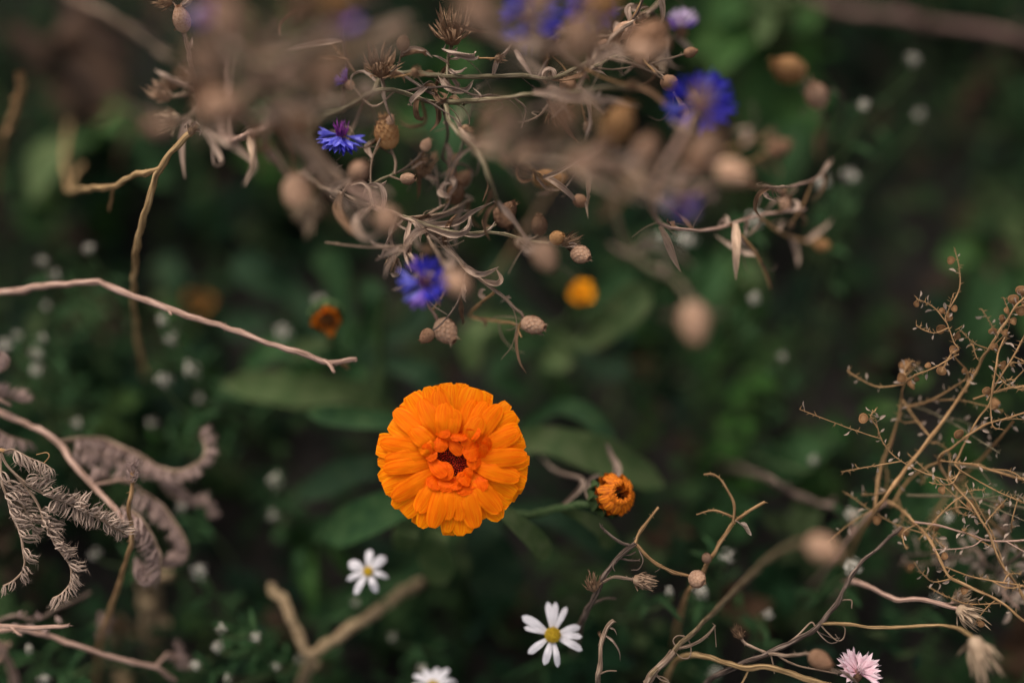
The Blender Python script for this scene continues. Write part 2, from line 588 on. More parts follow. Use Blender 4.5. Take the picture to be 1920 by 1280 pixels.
def calyx_geom(seed):
    """dry hairy calyx of a coiled flower spike: five slim lobes, open towards +Z"""
    q = random.Random(seed)
    g = []
    for k in range(5):
        a = 2 * math.pi * k / 5 + q.uniform(-.2, .2)
        rad = Vector((math.cos(a), math.sin(a), 0))
        o = q.uniform(.16, .32)
        tp = Vector((q.uniform(-.12, .12), q.uniform(-.12, .12), q.uniform(.75, 1.15)))
        g.append(ribbon([rad * .04, rad * o * 1.1 + Vector((0, 0, .35)), rad * o * 1.0 + Vector((0, 0, .7)), rad * o * q.uniform(.1, 1.0) + tp], 125, 'lance', -rad, .8, na=2, sub=2))
        for h in range(4):
            z = q.uniform(.1, .9)
            b = rad * (o * z) + Vector((0, 0, z))
            d = rad * q.uniform(.2, .35) + Vector((q.uniform(-.15, .15), q.uniform(-.15, .15), .12))
            g.append(([b, b + Vector((0, 0, .018)), b + d], [(0, 1, 2)], [(0, 0), (0, .1), (0, 1)]))
    return join(*g)


def pod_geom():
    """flat round seed pod with a raised rim, in the XZ plane, stalk at the origin"""
    v, f, u = [], [], []
    n = 16
    rings = [(0, .16), (.5, .20), (.78, .07), (.92, .10), (1.0, .0)]
    for side in (1, -1):
        o = len(v)
        for r, h in rings:
            for k in range(n):
                a = 2 * math.pi * k / n
                wr = 1 + .10 * math.sin(a * 2 + 1) + .07 * math.sin(a * 3)
                v.append(Vector((r * .46 * wr * math.cos(a), side * h * .5 + r * r * .10 * math.cos(a * 2), .55 + r * .5 * wr * math.sin(a))))
                u.append((k / n, r))
        for i in range(len(rings) - 1):
            for k in range(n):
                f.append((o + i * n + k, o + i * n + (k + 1) % n, o + (i + 1) * n + (k + 1) % n, o + (i + 1) * n + k))
    g2 = spike(Vector((0, 0, -.15)), Vector((0, 0, .12)), .05)
    return join((v, f, u), g2)


def flake_geom():
    """small papery oval pod wall, hollow"""
    return join(ribbon([Vector((0, 0, .6)), Vector((0, .05, 1.1)), Vector((0, 0, 1.6))], 460, 'lance', Vector((0, 1, 0)), .8, na=4, sub=3), spike(Vector((0, 0, -.1)), Vector((0, 0, .75)), .055))


def cluster_geom(seed, n=15):
    """round head of tiny four-petalled white flowers"""
    q = random.Random(seed)
    g = []
    for k in range(n):
        z = 1 - (k + .5) / n * 1.15
        a = k * 2.4
        rr = math.sqrt(max(0, 1 - z * z))
        d = Vector((rr * math.cos(a), rr * math.sin(a), z * .8)).normalized()
        if q.random() < .25:
            continue
        c = d * q.uniform(.26, .58)
        M = d.to_track_quat('Z', 'Y').to_matrix().to_4x4()
        M.translation = c
        for j in range(4):
            b = j * math.pi / 2 + q.uniform(-.2, .2)
            e = Vector((math.cos(b), math.sin(b), 0))
            s = Vector((-e.y, e.x, 0))
            pet = [Vector((0, 0, 0)), e * .09 + s * .075, e * .17 + s * .05 + Vector((0, 0, .02)), e * .17 - s * .05 + Vector((0, 0, .02)), e * .09 - s * .075]
            g.append(([M @ p for p in pet], [(0, 1, 2, 3, 4)], [(0, 0), (1, .5), (1, 1), (0, 1), (0, .5)]))
        g.append(spike(Vector((0, 0, -.15)), c, .02))
    return join(*g)


BUD = {}
for k, (m, t, o) in {'tan': ('bud_tan', 8, .0), 'gold': ('bud_gold', 12, .02), 'brown': ('bud_brown', 14, .04), 'open': ('bud_gold', 26, .10)}.items():
    BUD[k] = [mesh('bud', bud_geom(len(k) * 3 + t + s, t, o), m) for s in range(1, 3)]
BUD['husk'] = [mesh('seed_head', husk_geom(s), 'husk_brown') for s in range(3)]
BUD['cup'] = [mesh('seed_head', husk_geom(s + 9, 20, .55, .75), 'husk_brown') for s in range(2)]
BUD['shaggy'] = [mesh('seed_head', husk_geom(s + 40, 44, .42, .85), 'husk_mid') for s in range(2)]
BUD['pale'] = [mesh('seed_head', husk_geom(s + 20, 30, .6, 1.0), 'husk_pale') for s in range(2)]
PARTNAME = {'tan': 'bud', 'gold': 'bud', 'brown': 'bud', 'open': 'bud', 'husk': 'seed_head', 'cup': 'seed_head', 'pale': 'seed_head', 'shaggy': 'seed_head'}
FLORET = {k: [mesh('petal', floret_geom(s + 3, 6 if s else 5), m) for s in range(3)] for k, m in
          {'blue': 'blue_floret', 'light': 'blue_floret_light', 'faded': 'faded_floret', 'purple': 'purple_floret', 'pink': 'pink_floret'}.items()}
TUFT = [mesh('stamens', tuft_geom(s), 'violet_tuft') for s in range(2)]
TUFT_PINK = mesh('stamens', tuft_geom(5), 'pink_floret')
CALYX = {'dry': [mesh('calyx', calyx_geom(s), 'calyx_dry', False) for s in range(3)], 'pink': [mesh('calyx', calyx_geom(s + 4), 'calyx_pink', False) for s in range(3)]}
POD = mesh('seed_pod', pod_geom(), 'pod_tan')
FLAKE = mesh('seed_husk', flake_geom(), 'pod_pale')
CLUSTER = [mesh('flower_cluster', cluster_geom(s), 'white_cluster', False) for s in range(3)]


def head_on(T, kind, p, z, length, roll=None):
    me = rnd.choice(BUD[kind])
    return T.inst(PARTNAME[kind], me, frame_at(p, z, length * .001, rnd.uniform(0, 6.28) if roll is None else roll) @ Matrix.Diagonal((rnd.uniform(.78, 1.02), rnd.uniform(.85, 1.05), rnd.uniform(.92, 1.1), 1)))


THIN = .74
crl = random.Random(21)


def branch(T, pts, r0, r1=None, m='dry_stem', head=None, ln=11, name='branch', hd=None, sub=5):
    """pts: (px, py, dz) or places; a bud or seed head may sit on the end"""
    w = [p if isinstance(p, Vector) else P(*p) for p in pts]
    r1 = r1 if r1 is not None else r0 * .75
    g = [tube(w, r0 * THIN, r1 * THIN, 10 if r0 > .6 else 6, sub)]
    if m.startswith('dry') and r0 > .55:
        fine = spline(w, 8)
        for k in range(3 * len(w)):
            c = fine[crl.randint(0, len(fine) - 1)]
            d = Vector((crl.uniform(-1, 1), crl.uniform(-1, 1), crl.uniform(-.6, 1))).normalized()
            g.append(spike(c, c + d * (r0 * THIN * .001 + crl.uniform(.0002, .0011)), crl.uniform(.00012, .00030)))
    T.part(name, join(*g), m)
    if T.curls and r0 > .55:
        sp = spline(w, 6)
        T.stems = (T.stems or []) + [(sp, r0)]
        dim = sum((sp[i] - sp[i - 1]).length for i in range(1, len(sp)) if sp[i].z > .12)
        for k in range(min(15, int(dim * T.curls + crl.random()))):
            i = crl.randint(1, len(sp) - 2)
            p = sp[i]
            if p.z < .13:
                continue
            t = (sp[i + 1] - sp[i]).normalized()
            d = (t * crl.uniform(.2, 1) + Vector((crl.uniform(-1, 1), crl.uniform(-1, 1), crl.uniform(-1, .8)))).normalized()
            e = Vector((crl.uniform(-1, 1), crl.uniform(-1, 1), crl.uniform(-1.2, .4))).normalized()
            l = crl.uniform(.005, .018)
            pts = [p, p + d * l * .4, p + d * l * .7 + e * l * .3, p + d * l * .7 + e * l * .7]
            if crl.random() < .6:
                g = ribbon(pts, crl.uniform(1.2, 2.8), 'linear', None, crl.uniform(.6, 1.6), crl.uniform(-160, 160), .15, 4, 5, seed=crl.random())
                T.part('leaf', g, crl.choice(['dry_leaf', 'dry_leaf', 'dry_leaf_brown']))
            else:
                T.part('tendril', tube(pts, crl.uniform(.18, .32), .1, 5, 5), crl.choice(['dry_stem', 'dry_stem_dark']))
    if head:
        z = (w[-1] - w[-2]).normalized() if hd is None else DIR(*hd)
        head_on(T, head, w[-1] - z * .0006, z, ln)
    return w


def twiglets(T, n):
    """thin dead side shoots with small ragged heads, all over the upper part of the plant"""
    for k in range(n):
        sp, r = crl.choice(T.stems)
        i = crl.randint(1, len(sp) - 2)
        p = sp[i]
        if p.z < .15:
            continue
        t = (sp[i + 1] - sp[i]).normalized()
        d = (t * crl.uniform(.4, 1.2) + Vector((crl.uniform(-1, 1), crl.uniform(-1, 1), crl.uniform(-.5, .7)))).normalized()
        e = Vector((crl.uniform(-1, 1), crl.uniform(-1, 1), crl.uniform(-.8, .8))).normalized()
        l = crl.uniform(.012, .036)
        pts = [p, p + d * l * .35, p + d * l * .7 + e * l * .12, p + d * l + e * l * .3]
        kind = crl.choice([None, None, 'brown', 'cup', 'cup', 'tan', 'shaggy'])
        branch(T, pts, .56, .38, crl.choice(['dry_stem', 'dry_stem_dark', 'dry_stem_tan']), kind, crl.uniform(4.5, 8))


def leaf(T, pts, width, m='dry_leaf', prof='linear', fold=.5, twist=0, wave=.12, nrm=None, name='leaf', na=4):
    w = [p if isinstance(p, Vector) else P(*p) for p in pts]
    if m.startswith('dry_leaf') and prof == 'linear':
        width, fold, twist = width * .68, fold * 2.2, twist * 1.8
    if prof == 'obl':
        width, wave = width * .78, wave * 1.6
    return T.part(name, ribbon(w, width, prof, nrm, fold, twist, wave, na, 5, seed=rnd.random()), m)


def cornflower(T, p, z, diam, kind, n=9, spread=62, bud='tan', tuft=True, angles=None, ln=None, tk=1.0):
    """flower head: scaly cup, ring of lobed florets, dark stamens"""
    z = z.normalized()
    c = diam * .001
    ln = c * .36 if ln is None else ln * .9
    cup = T.inst('flower_head', rnd.choice(BUD[bud]), frame_at(p - z * c * .30, z, c * .34))
    M0 = frame_at(p, z)
    for k in range(n):
        a = R(angles[k]) if angles else 2 * math.pi * k / n + rnd.uniform(-.22, .22)
        s = R(spread + rnd.uniform(-10, 10))
        d = Vector((math.cos(a) * math.sin(s), math.sin(a) * math.sin(s), math.cos(s)))
        zz = (M0.to_3x3() @ d).normalized()
        side = z.cross(zz).normalized()
        yy = zz.cross(side)
        M = Matrix((side, yy, zz)).transposed().to_4x4()
        M.translation = p - z * c * .05
        kk = kind if isinstance(kind, str) else rnd.choice(kind)
        T.inst('petal', rnd.choice(FLORET[kk]), M @ Matrix.Scale(ln * rnd.uniform(.85, 1.1), 4), cup)
    if tuft:
        T.inst('stamens', rnd.choice(TUFT) if tuft is True else tuft, frame_at(p - z * c * .05, z, c * .27 * tk), cup)
    return cup


# ------------------------------------------------------------------ ground
def build_ground():
    xs = sorted(set([round(x, 4) for x in np.concatenate([np.linspace(-1.6, 1.6, 81), np.geomspace(2, 80, 14), -np.geomspace(2, 80, 14)])]))
    ys = sorted(set([round(x, 4) for x in np.concatenate([np.linspace(-1.0, 2.2, 81), np.geomspace(2.6, 80, 14), -np.geomspace(1.5, 80, 14)])]))
    v, f = [], []
    for y in ys:
        for x in xs:
            h = noise.noise(Vector((x * 5, y * 5, 1))) * .016 + noise.noise(Vector((x * 22, y * 22, 4))) * .006
            v.append((x, y, h - .012))
    n = len(xs)
    for j in range(len(ys) - 1):
        for i in range(n - 1):
            a = j * n + i
            f.append((a, a + 1, a + n + 1, a + n))
    me = bpy.data.meshes.new("ground")
    me.from_pydata(v, [], f)
    me.materials.append(soil_material())
    me.polygons.foreach_set("use_smooth", [True] * len(f))
    o = bpy.data.objects.new("ground", me)
    o['kind'] = 'structure'
    o['label'] = 'dark crumbly garden soil under the plants'
    COL.objects.link(o)


build_ground()


def pix(p):
    r = p - CAM
    d = r.dot(FWD)
    return 960 + r.dot(RIGHT) / d * F, 640 - r.dot(UP) / d * F


# places in the photograph where the bed is bare and dark, brown, or fresher green: (px, py, radius)
BARE = [(1760, 330, 90), (1620, 690, 60), (380, 450, 110), (480, 880, 110), (1160, 720, 110), (1120, 1010, 110), (900, 1200, 130), (620, 1150, 60), (1640, 470, 40), (1250, 800, 80)]
BROWN = [(130, 150, 130), (170, 60, 90), (1700, 620, 90), (1800, 250, 120), (960, 1130, 90), (1360, 690, 50), (1850, 420, 80)]
FRESH = [(1430, 60, 150), (1430, 260, 120), (1120, 620, 130), (180, 130, 0), (640, 600, 150), (1880, 620, 90), (250, 290, 70), (1330, 640, 120), (1500, 880, 90), (850, 260, 150), (80, 300, 60), (1350, 850, 120)]


def build_cover():
    q = random.Random(11)
    V, Fc, Cc = [], [], []
    pal = [(.008, .024, .010), (.012, .034, .013), (.019, .046, .016), (.030, .058, .020), (.010, .024, .013), (.046, .066, .026)]
    brown = [(.050, .028, .016), (.036, .024, .017), (.065, .042, .027), (.026, .034, .016)]
    fresh = [(.026, .075, .014), (.036, .090, .018), (.055, .10, .028), (.030, .068, .018)]
    def infl(lst, x, y):
        return max([max(0, 1 - math.hypot(x - a, y - b) / r) if r else 0 for a, b, r in lst])
    made = 0
    for _ in range(26000):
        x, y = q.uniform(-.95, .95), q.uniform(-.42, 1.5)
        px, py = pix(Vector((x, y, .06)))
        seen = -500 < px < 2420 and -500 < py < 1780
        if not seen and q.random() < .6:
            continue
        dn = noise.noise(Vector((x * 7, y * 7, 9))) * .5 + .62
        dn -= .85 * infl(BARE, px, py)
        if q.random() > dn:
            continue
        made += 1
        br, fr = infl(BROWN, px, py), infl(FRESH, px, py)
        cl = noise.noise(Vector((x * 11, y * 11, 3)))
        hmax = .05 + .11 * max(0, noise.noise(Vector((x * 4, y * 4, 30))) + .35) + (.05 if px < 420 and py > 500 else 0)
        h = q.uniform(.35, 1) * hmax
        lean = Vector((q.uniform(-.5, .5), q.uniform(-.5, .5), 1)).normalized()
        b = Vector((x, y, -.012))
        nl = q.randint(9, 16)
        kindr = q.random()
        size = q.uniform(.0045, .011) * (1.5 if cl > .25 else 1)
        wide = q.uniform(.12, .22) if cl < 0 else q.uniform(.25, .42)
        base = q.choice(brown) if kindr < br * .9 + .07 else (q.choice(fresh) if kindr < fr * .9 + .12 else q.choice(pal))
        for k in range(nl):
            t = (k + 1) / nl
            p = b + lean * (h * t)
            a = k * 2.4 + q.uniform(-.4, .4)
            el = q.uniform(.0, .8)
            d = Vector((math.cos(a) * math.cos(el), math.sin(a) * math.cos(el), math.sin(el)))
            s = d.cross(Vector((0, 0, 1))).normalized()
            l = size * q.uniform(.7, 1.4)
            w = l * wide
            c = Vector(base) * q.uniform(.5, 1.2)
            o = len(V)
            nn = Vector((0, 0, 1)) * w * .35
            V += [p, p + d * l * .45 + s * w + nn, p + d * l - Vector((0, 0, l * .15)), p + d * l * .45 - s * w + nn, p + d * l * .5]
            Fc += [(o, o + 4, o + 1), (o + 4, o + 2, o + 1), (o, o + 3, o + 4), (o + 4, o + 3, o + 2)]
            Cc += [c] * 5
        o = len(V)
        s = lean.orthogonal().normalized() * .0007
        s2 = lean.cross(s)
        e = b + lean * h
        V += [b + s, b + s2, b - s, e]
        Fc += [(o, o + 1, o + 3), (o + 1, o + 2, o + 3), (o + 2, o, o + 3)]
        Cc += [Vector(base)] * 4
    me = bpy.data.meshes.new("ground_cover")
    me.from_pydata([tuple(v) for v in V], [], Fc)
    ca = me.color_attributes.new("Col", 'FLOAT_COLOR', 'POINT')
    arr = np.ones((len(V), 4), dtype=np.float32)
    arr[:, :3] = np.array([tuple(c) for c in Cc])
    ca.data.foreach_set("color", arr.ravel())
    me.materials.append(MAT['ground_leaf'])
    o = bpy.data.objects.new("ground_cover", me)
    o['kind'] = 'stuff'
    o['label'] = 'low dark green weeds covering the soil'
    o['category'] = 'weeds'
    COL.objects.link(o)


build_cover()

# ------------------------------------------------------------------ the orange marigold
MM = .0508                      # millimetres per pixel of the enlarged flower


def build_marigold():
    base = G(880, 985)
    T = Thing('marigold_plant', 'pot marigold with one wide open bright orange double flower', 'marigold', base)
    c = P(851, 858, 0)
    z = (-FWD + UP * .02).normalized()
    M = frame_at(c, z)

    def L(x, y, h):
        return M @ Vector(((x - 645) * MM * .001, -(y - 630) * MM * .001, h * .001))
    nodes = [P(852, 862, 1.2), P(856, 885, 5), P(868, 925, 11), P(878, 965, 17), base]
    T.part('stem', tube(nodes, 2.2, 2.8, 9), 'stem_green')
    # the flower head: green cup, disc, then every petal
    cup = [(0.5, -12), (5, -11.5), (8, -8.5), (9, -5), (7.5, -3.2), (2, -3)]
    head = T.part('flower_head', xform(lathe([(r * .001, h * .001) for r, h in cup], 16), M), 'stem_green')
    for k in range(16):
        a = 2 * math.pi * k / 16
        d = Vector((math.cos(a), math.sin(a), 0))
        g = ribbon([d * .007 + Vector((0, 0, -.009)), d * .012 + Vector((0, 0, -.006)), d * .017 + Vector((0, 0, -.0055))], 3.2, 'lance', Vector((0, 0, 1)), .3, na=2, sub=2)
        T.part('sepal', xform(g, M), 'stem_green', head)
    # disc with its small closed florets
    g = []
    q = random.Random(5)
    for k in range(210):
        r = 6.6 * math.sqrt((k + .5) / 210)
        a = k * 2.39996
        h = 1.2 - r * r * .02 + q.uniform(-.15, .25)
        s = q.uniform(.30, .46)
        ce = Vector((r * math.cos(a), r * math.sin(a), h))
        sh = lathe([(s * .5, -.9), (s, -.1), (s * .85, .35), (s * .25, .62)], 5)
        g.append(([(v + ce) * .001 for v in sh[0]], sh[1], sh[2]))
    T.part('disc', xform(join(*g), M @ Matrix.Translation((0, 0, -.0012))), 'marigold_disc', head)

    def petal(bx, by, tx, ty, w, h0, hm, h1, m, teeth=.55, fold=-.10, cur=0, prof='petal'):
        n1 = rnd.uniform(-1, 1)
        if prof == 'round':
            h0, hm, h1 = h0 * .35 + .6, (h0 * .35 + h1) * .5 + .75, h1 * .85
            w *= 1.08
            tx, ty = tx - (tx - bx) * .04, ty - (ty - by) * .04
        r0 = math.hypot(bx - 645, by - 630)
        if prof != 'round' and r0 > 130:
            bx, by = 645 + (bx - 645) * 130 / r0, 630 + (by - 630) * 130 / r0
        mid = .52 if prof == 'round' else .45
        mx, my = bx + (tx - bx) * mid, by + (ty - by) * mid
        dx, dy = tx - bx, ty - by
        l = math.hypot(dx, dy)
        mx += -dy / l * cur
        my += dx / l * cur
        pts = [L(bx, by, h0), L(mx, my, hm), L(tx, ty, h1)]
        g = ribbon(pts, w * MM * 1.10, prof, z, fold, n1 * 14, .07, 12, 7, teeth, .014, rnd.random(), 16)
        T.part('petal', g, m, head)

    # lowest ring, only its toothed tips show
    nb = 30
    for k in range(nb):
        a = 2 * math.pi * k / nb + rnd.uniform(-.06, .06)
        deg = math.degrees(a) % 360
        r = 535 + rnd.uniform(-22, 12)
        if 143 < deg < 163 or 22 < deg < 32 or 298 < deg < 308 or 243 < deg < 251:
            continue
        if 262 < deg < 284:
            r += 10
        ca, sa = math.cos(a), -math.sin(a)
        petal(645 + ca * 200, 630 + sa * 200, 645 + ca * r, 630 + sa * r, rnd.uniform(88, 120), -1.8, -.4, -2.2 + rnd.uniform(-.6, .6), 'marigold_outer', 2.0, prof='toothed')
    # middle layer as it lies in the photograph: base, tip, width
    mid = [(690, 420, 640, 112, 118), (700, 400, 728, 112, 90), (705, 430, 800, 140, 160), (690, 440, 880, 190, 120), (560, 430, 535, 135, 118), (530, 450, 455, 128, 110),
           (500, 460, 330, 185, 120), (430, 480, 245, 285, 125), (430, 500, 195, 385, 115), (900, 480, 1085, 325, 130), (890, 550, 1112, 430, 125), (880, 590, 1150, 530, 110),
           (860, 720, 1165, 735, 110), (850, 730, 1150, 815, 105), (840, 770, 1080, 890, 110), (830, 790, 1040, 960, 120), (800, 850, 975, 1065, 130), (770, 870, 860, 1060, 100),
           (690, 880, 690, 1180, 118), (650, 880, 590, 1160, 95), (720, 880, 750, 1160, 95), (540, 880, 410, 1120, 110), (520, 830, 290, 1030, 110), (480, 770, 215, 975, 105),
           (450, 740, 150, 850, 110), (420, 690, 112, 770, 115), (400, 640, 105, 660, 110), (400, 580, 98, 560, 110), (400, 540, 110, 500, 100), (870, 650, 1168, 660, 110)]
    for b in mid:
        b = (*b[:4], b[4] * 1.12)
        petal(*b, rnd.uniform(-.6, .2), 1.6 + rnd.uniform(-.4, .4), .1 + rnd.uniform(-.6, .5), 'marigold_outer', 1.3, prof='toothed' if rnd.random() < .5 else 'petal')
    top = [(520, 460, 420, 212, 135), (545, 440, 535, 150, 130), (800, 430, 880, 235, 115), (850, 460, 975, 262, 125), (720, 440, 792, 222, 122),
           (400, 560, 130, 520, 122), (410, 620, 160, 640, 122), (420, 680, 150, 705, 100), (500, 745, 210, 915, 122), (515, 790, 390, 1005, 125), (560, 870, 495, 1118, 122),
           (600, 870, 595, 1065, 102), (685, 870, 682, 1070, 102), (765, 880, 800, 1120, 132), (815, 820, 970, 1010, 132), (850, 700, 1108, 770, 122), (865, 640, 1162, 615, 120),
           (880, 560, 1105, 440, 125), (430, 490, 230, 290, 122), (440, 500, 330, 395, 140)]
    for b in top:
        petal(*b, 1.2, 3.6 + rnd.uniform(-.4, .5), 2.0 + rnd.uniform(-.5, .6), 'marigold_mid', .15, -.14)
    upper = [(560, 470, 590, 240, 130), (610, 480, 655, 285, 112), (770, 470, 840, 345, 125), (500, 560, 355, 420, 120), (480, 600, 420, 520, 110)]
    for b in upper:
        petal(*b, 2.4, 5.2, 4.4, 'marigold_mid', .10, -.16)
    # small inner petals, cupped over the disc and redder
    inner = [(560, 470, 548, 590, 92, 5.0, 7.5, 5.2), (500, 440, 630, 462, 62, 4, 6.5, 6), (600, 480, 705, 612, 74, 4, 6.4, 4.4), (690, 440, 680, 510, 105, 4.5, 7.5, 6.8), (760, 430, 825, 480, 80, 4.5, 7, 7),
             (820, 500, 690, 520, 95, 4, 7.0, 5.5), (840, 560, 712, 610, 118, 4, 7.6, 5.6), (850, 640, 735, 665, 95, 3.6, 6.2, 5.0), (880, 600, 880, 470, 62, 3, 7, 7.5), (840, 640, 860, 520, 60, 3, 7, 8),
             (470, 620, 600, 760, 92, 4, 7.0, 5.6), (520, 760, 645, 690, 118, 4, 7.4, 5.4), (450, 640, 470, 520, 70, 3, 6.5, 7), (740, 800, 668, 770, 80, 4, 7.4, 6.2), (760, 740, 690, 800, 100, 3.4, 6.4, 6.4),
             (540, 770, 480, 840, 100, 3.2, 5.6, 5.0), (600, 780, 640, 860, 120, 3.0, 5.4, 4.6), (720, 790, 740, 890, 110, 3.2, 5.6, 4.8), (800, 740, 850, 870, 100, 3, 5.2, 4.2), (560, 760, 560, 860, 130, 2.8, 5.0, 4.2),
             (760, 470, 770, 420, 60, 4, 6, 6.5), (460, 560, 520, 640, 78, 3.4, 6.2, 5.6), (650, 800, 675, 850, 70, 3.4, 6.2, 5.6), (720, 780, 760, 690, 60, 3.4, 6.2, 4.6)]
    for b in inner:
        petal(*b, 'marigold_inner', .05, -.10, rnd.uniform(-6, 6), 'round')
    # leaves below the flower
    lv = [([nodes[1], P(950, 965, 2.7), P(1000, 1010, 3.1), P(1028, 1045, 3.9)], 13, 'leaf_pale', 'obl'),
          ([nodes[2], P(825, 990, 6.2), P(815, 1040, 7.0), P(835, 1095, 7.8)], 19, 'leaf_pale', 'obl'),
          ([nodes[1], P(790, 930, 5.5), P(700, 965, 6.6), P(610, 1010, 7.8)], 24, 'leaf_green', 'obl'),
          ([nodes[2], P(905, 1000, 8.6), P(925, 1060, 9.4), P(935, 1120, 10.1)], 34, 'leaf_dark', 'obl'),
          ([nodes[2], P(770, 985, 6.2), P(765, 1030, 7.0)], 16, 'leaf_pale', 'obl'),
          ([nodes[2], P(985, 830, 7.8), P(1110, 850, 7.0), P(1245, 910, 8.6)], 23, 'leaf_pale', 'obl'),
          ([nodes[1], P(760, 800, 7.0), P(680, 785, 7.4), P(575, 775, 7.8)], 13, 'leaf_green', 'obl'),
          ([nodes[2], P(720, 880, 9.4), P(650, 890, 10.1), P(560, 930, 11.7)], 20, 'leaf_dark', 'obl'),
          ([nodes[2], P(1010, 780, 10.1), P(1090, 770, 8.6), P(1155, 840, 7.8)], 13, 'leaf_green', 'obl'),
          ([nodes[3], P(700, 760, 14.0), P(560, 735, 12.5), P(415, 722, 11.7)], 24, 'leaf_pale', 'obl'),
          ([nodes[3], P(760, 1080, 11.7), P(660, 1120, 12.5), P(570, 1160, 14.0)], 16, 'leaf_green', 'obl'),
          ([nodes[3], P(1020, 960, 10.9), P(1120, 1010, 10.9), P(1180, 1060, 12.5)], 20, 'leaf_dark', 'obl')]
    for pts, w, m, pr in lv:
        leaf(T, pts, w, m, pr, .25, rnd.uniform(-15, 15), .10, na=6)
    # side shoot with the half-shut head on the right
    b0 = nodes[1]
    sp = [b0, P(960, 960, 4), P(1050, 952, 3), P(1110, 945, 2.5)]
    T.part('stem', tube(sp, 1.6, 1.4, 8), 'stem_green')
    small_marigold(T, P(1146, 928, 1.6), DIR(30, 62), 15.5, 'faded', shut=True)
    leaf(T, [sp[2], P(1120, 985, 4), P(1150, 1025, 5)], 12, 'leaf_pale', 'obl', .2)
    leaf(T, [sp[3], P(1150, 890, 4), P(1140, 850, 4.5), P(1135, 828, 4)], 5.5, 'dry_leaf', 'linear', .6, 60)
    leaf(T, [sp[2], P(1090, 905, 4), P(1040, 885, 6), P(1000, 840, 8)], 3.5, 'dry_leaf', 'linear', .6, 40)
    leaf(T, [sp[3], P(1110, 915, 3), P(1125, 890, 4)], 7, 'dry_leaf', 'lance', .6, 40)


def small_marigold(T, p, z, diam, kind, shut=False, yellow=False):
    z = z.normalized()
    r = diam * .0005
    M = frame_at(p, z)
    head = T.part('flower_head', xform(lathe([(r * .1, -r * 1.5), (r * .55, -r * 1.35), (r * .8, -r * .8), (r * .78, -r * .3), (r * .3, -r * .2)], 14), M), 'stem_green')
    for k in range(12):
        a = 2 * math.pi * k / 12
        d = Vector((math.cos(a), math.sin(a), 0)) * r
        g = ribbon([d * .6 + Vector((0, 0, -r * 1.2)), d * .95 + Vector((0, 0, -r * .5)), d * .95 + Vector((0, 0, r * .25))], r * 600, 'lance', d, .3, na=2, sub=2)
        T.part('sepal', xform(g, M), 'stem_green', head)
    n = 22 if shut else 17
    for k in range(n):
        a = 2 * math.pi * k / n + rnd.uniform(-.15, .15)
        d = Vector((math.cos(a), math.sin(a), 0)) * r
        lay = k % 2
        if shut:
            out = 1.02 - .22 * lay
            pts = [d * .5 + Vector((0, 0, -r * .3)), d * out + Vector((0, 0, r * .35)), d * (out * .72) + Vector((0, 0, r * (.85 + .2 * lay))), d * (.30 + .1 * rnd.random()) + Vector((0, 0, r * (1.0 + .15 * rnd.random())))]
        else:
            ex = rnd.uniform(.5, 1.2)
            pts = [d * .35 + Vector((0, 0, -r * .2)), d * .65 + Vector((0, 0, r * .3)), d * ex + Vector((0, 0, r * (.25 + .3 * rnd.random() * lay)))]
        g = ribbon(pts, r * (420 if shut else 480), 'strap', Vector((0, 0, 1)), -.3, rnd.uniform(-20, 20), .05, 4, 3, .3, seed=rnd.random())
        T.part('petal', xform(g, M), {'faded': 'marigold_faded', 'mid': 'marigold_mid', 'gold': 'marigold_gold', 'withered': 'marigold_withered'}[kind], head)
    q = [spike(Vector((math.cos(a) * rr * r, math.sin(a) * rr * r, 0)), Vector((math.cos(a) * rr * r * 1.2, math.sin(a) * rr * r * 1.2, r * rnd.uniform(.5, .9))), r * .06)
         for a, rr in [(rnd.uniform(0, 6.28), .5 * math.sqrt(rnd.random())) for _ in range(40)]]
    T.part('disc', xform(join(*q), M), 'marigold_yellow' if yellow else 'marigold_brown', head)


build_marigold()


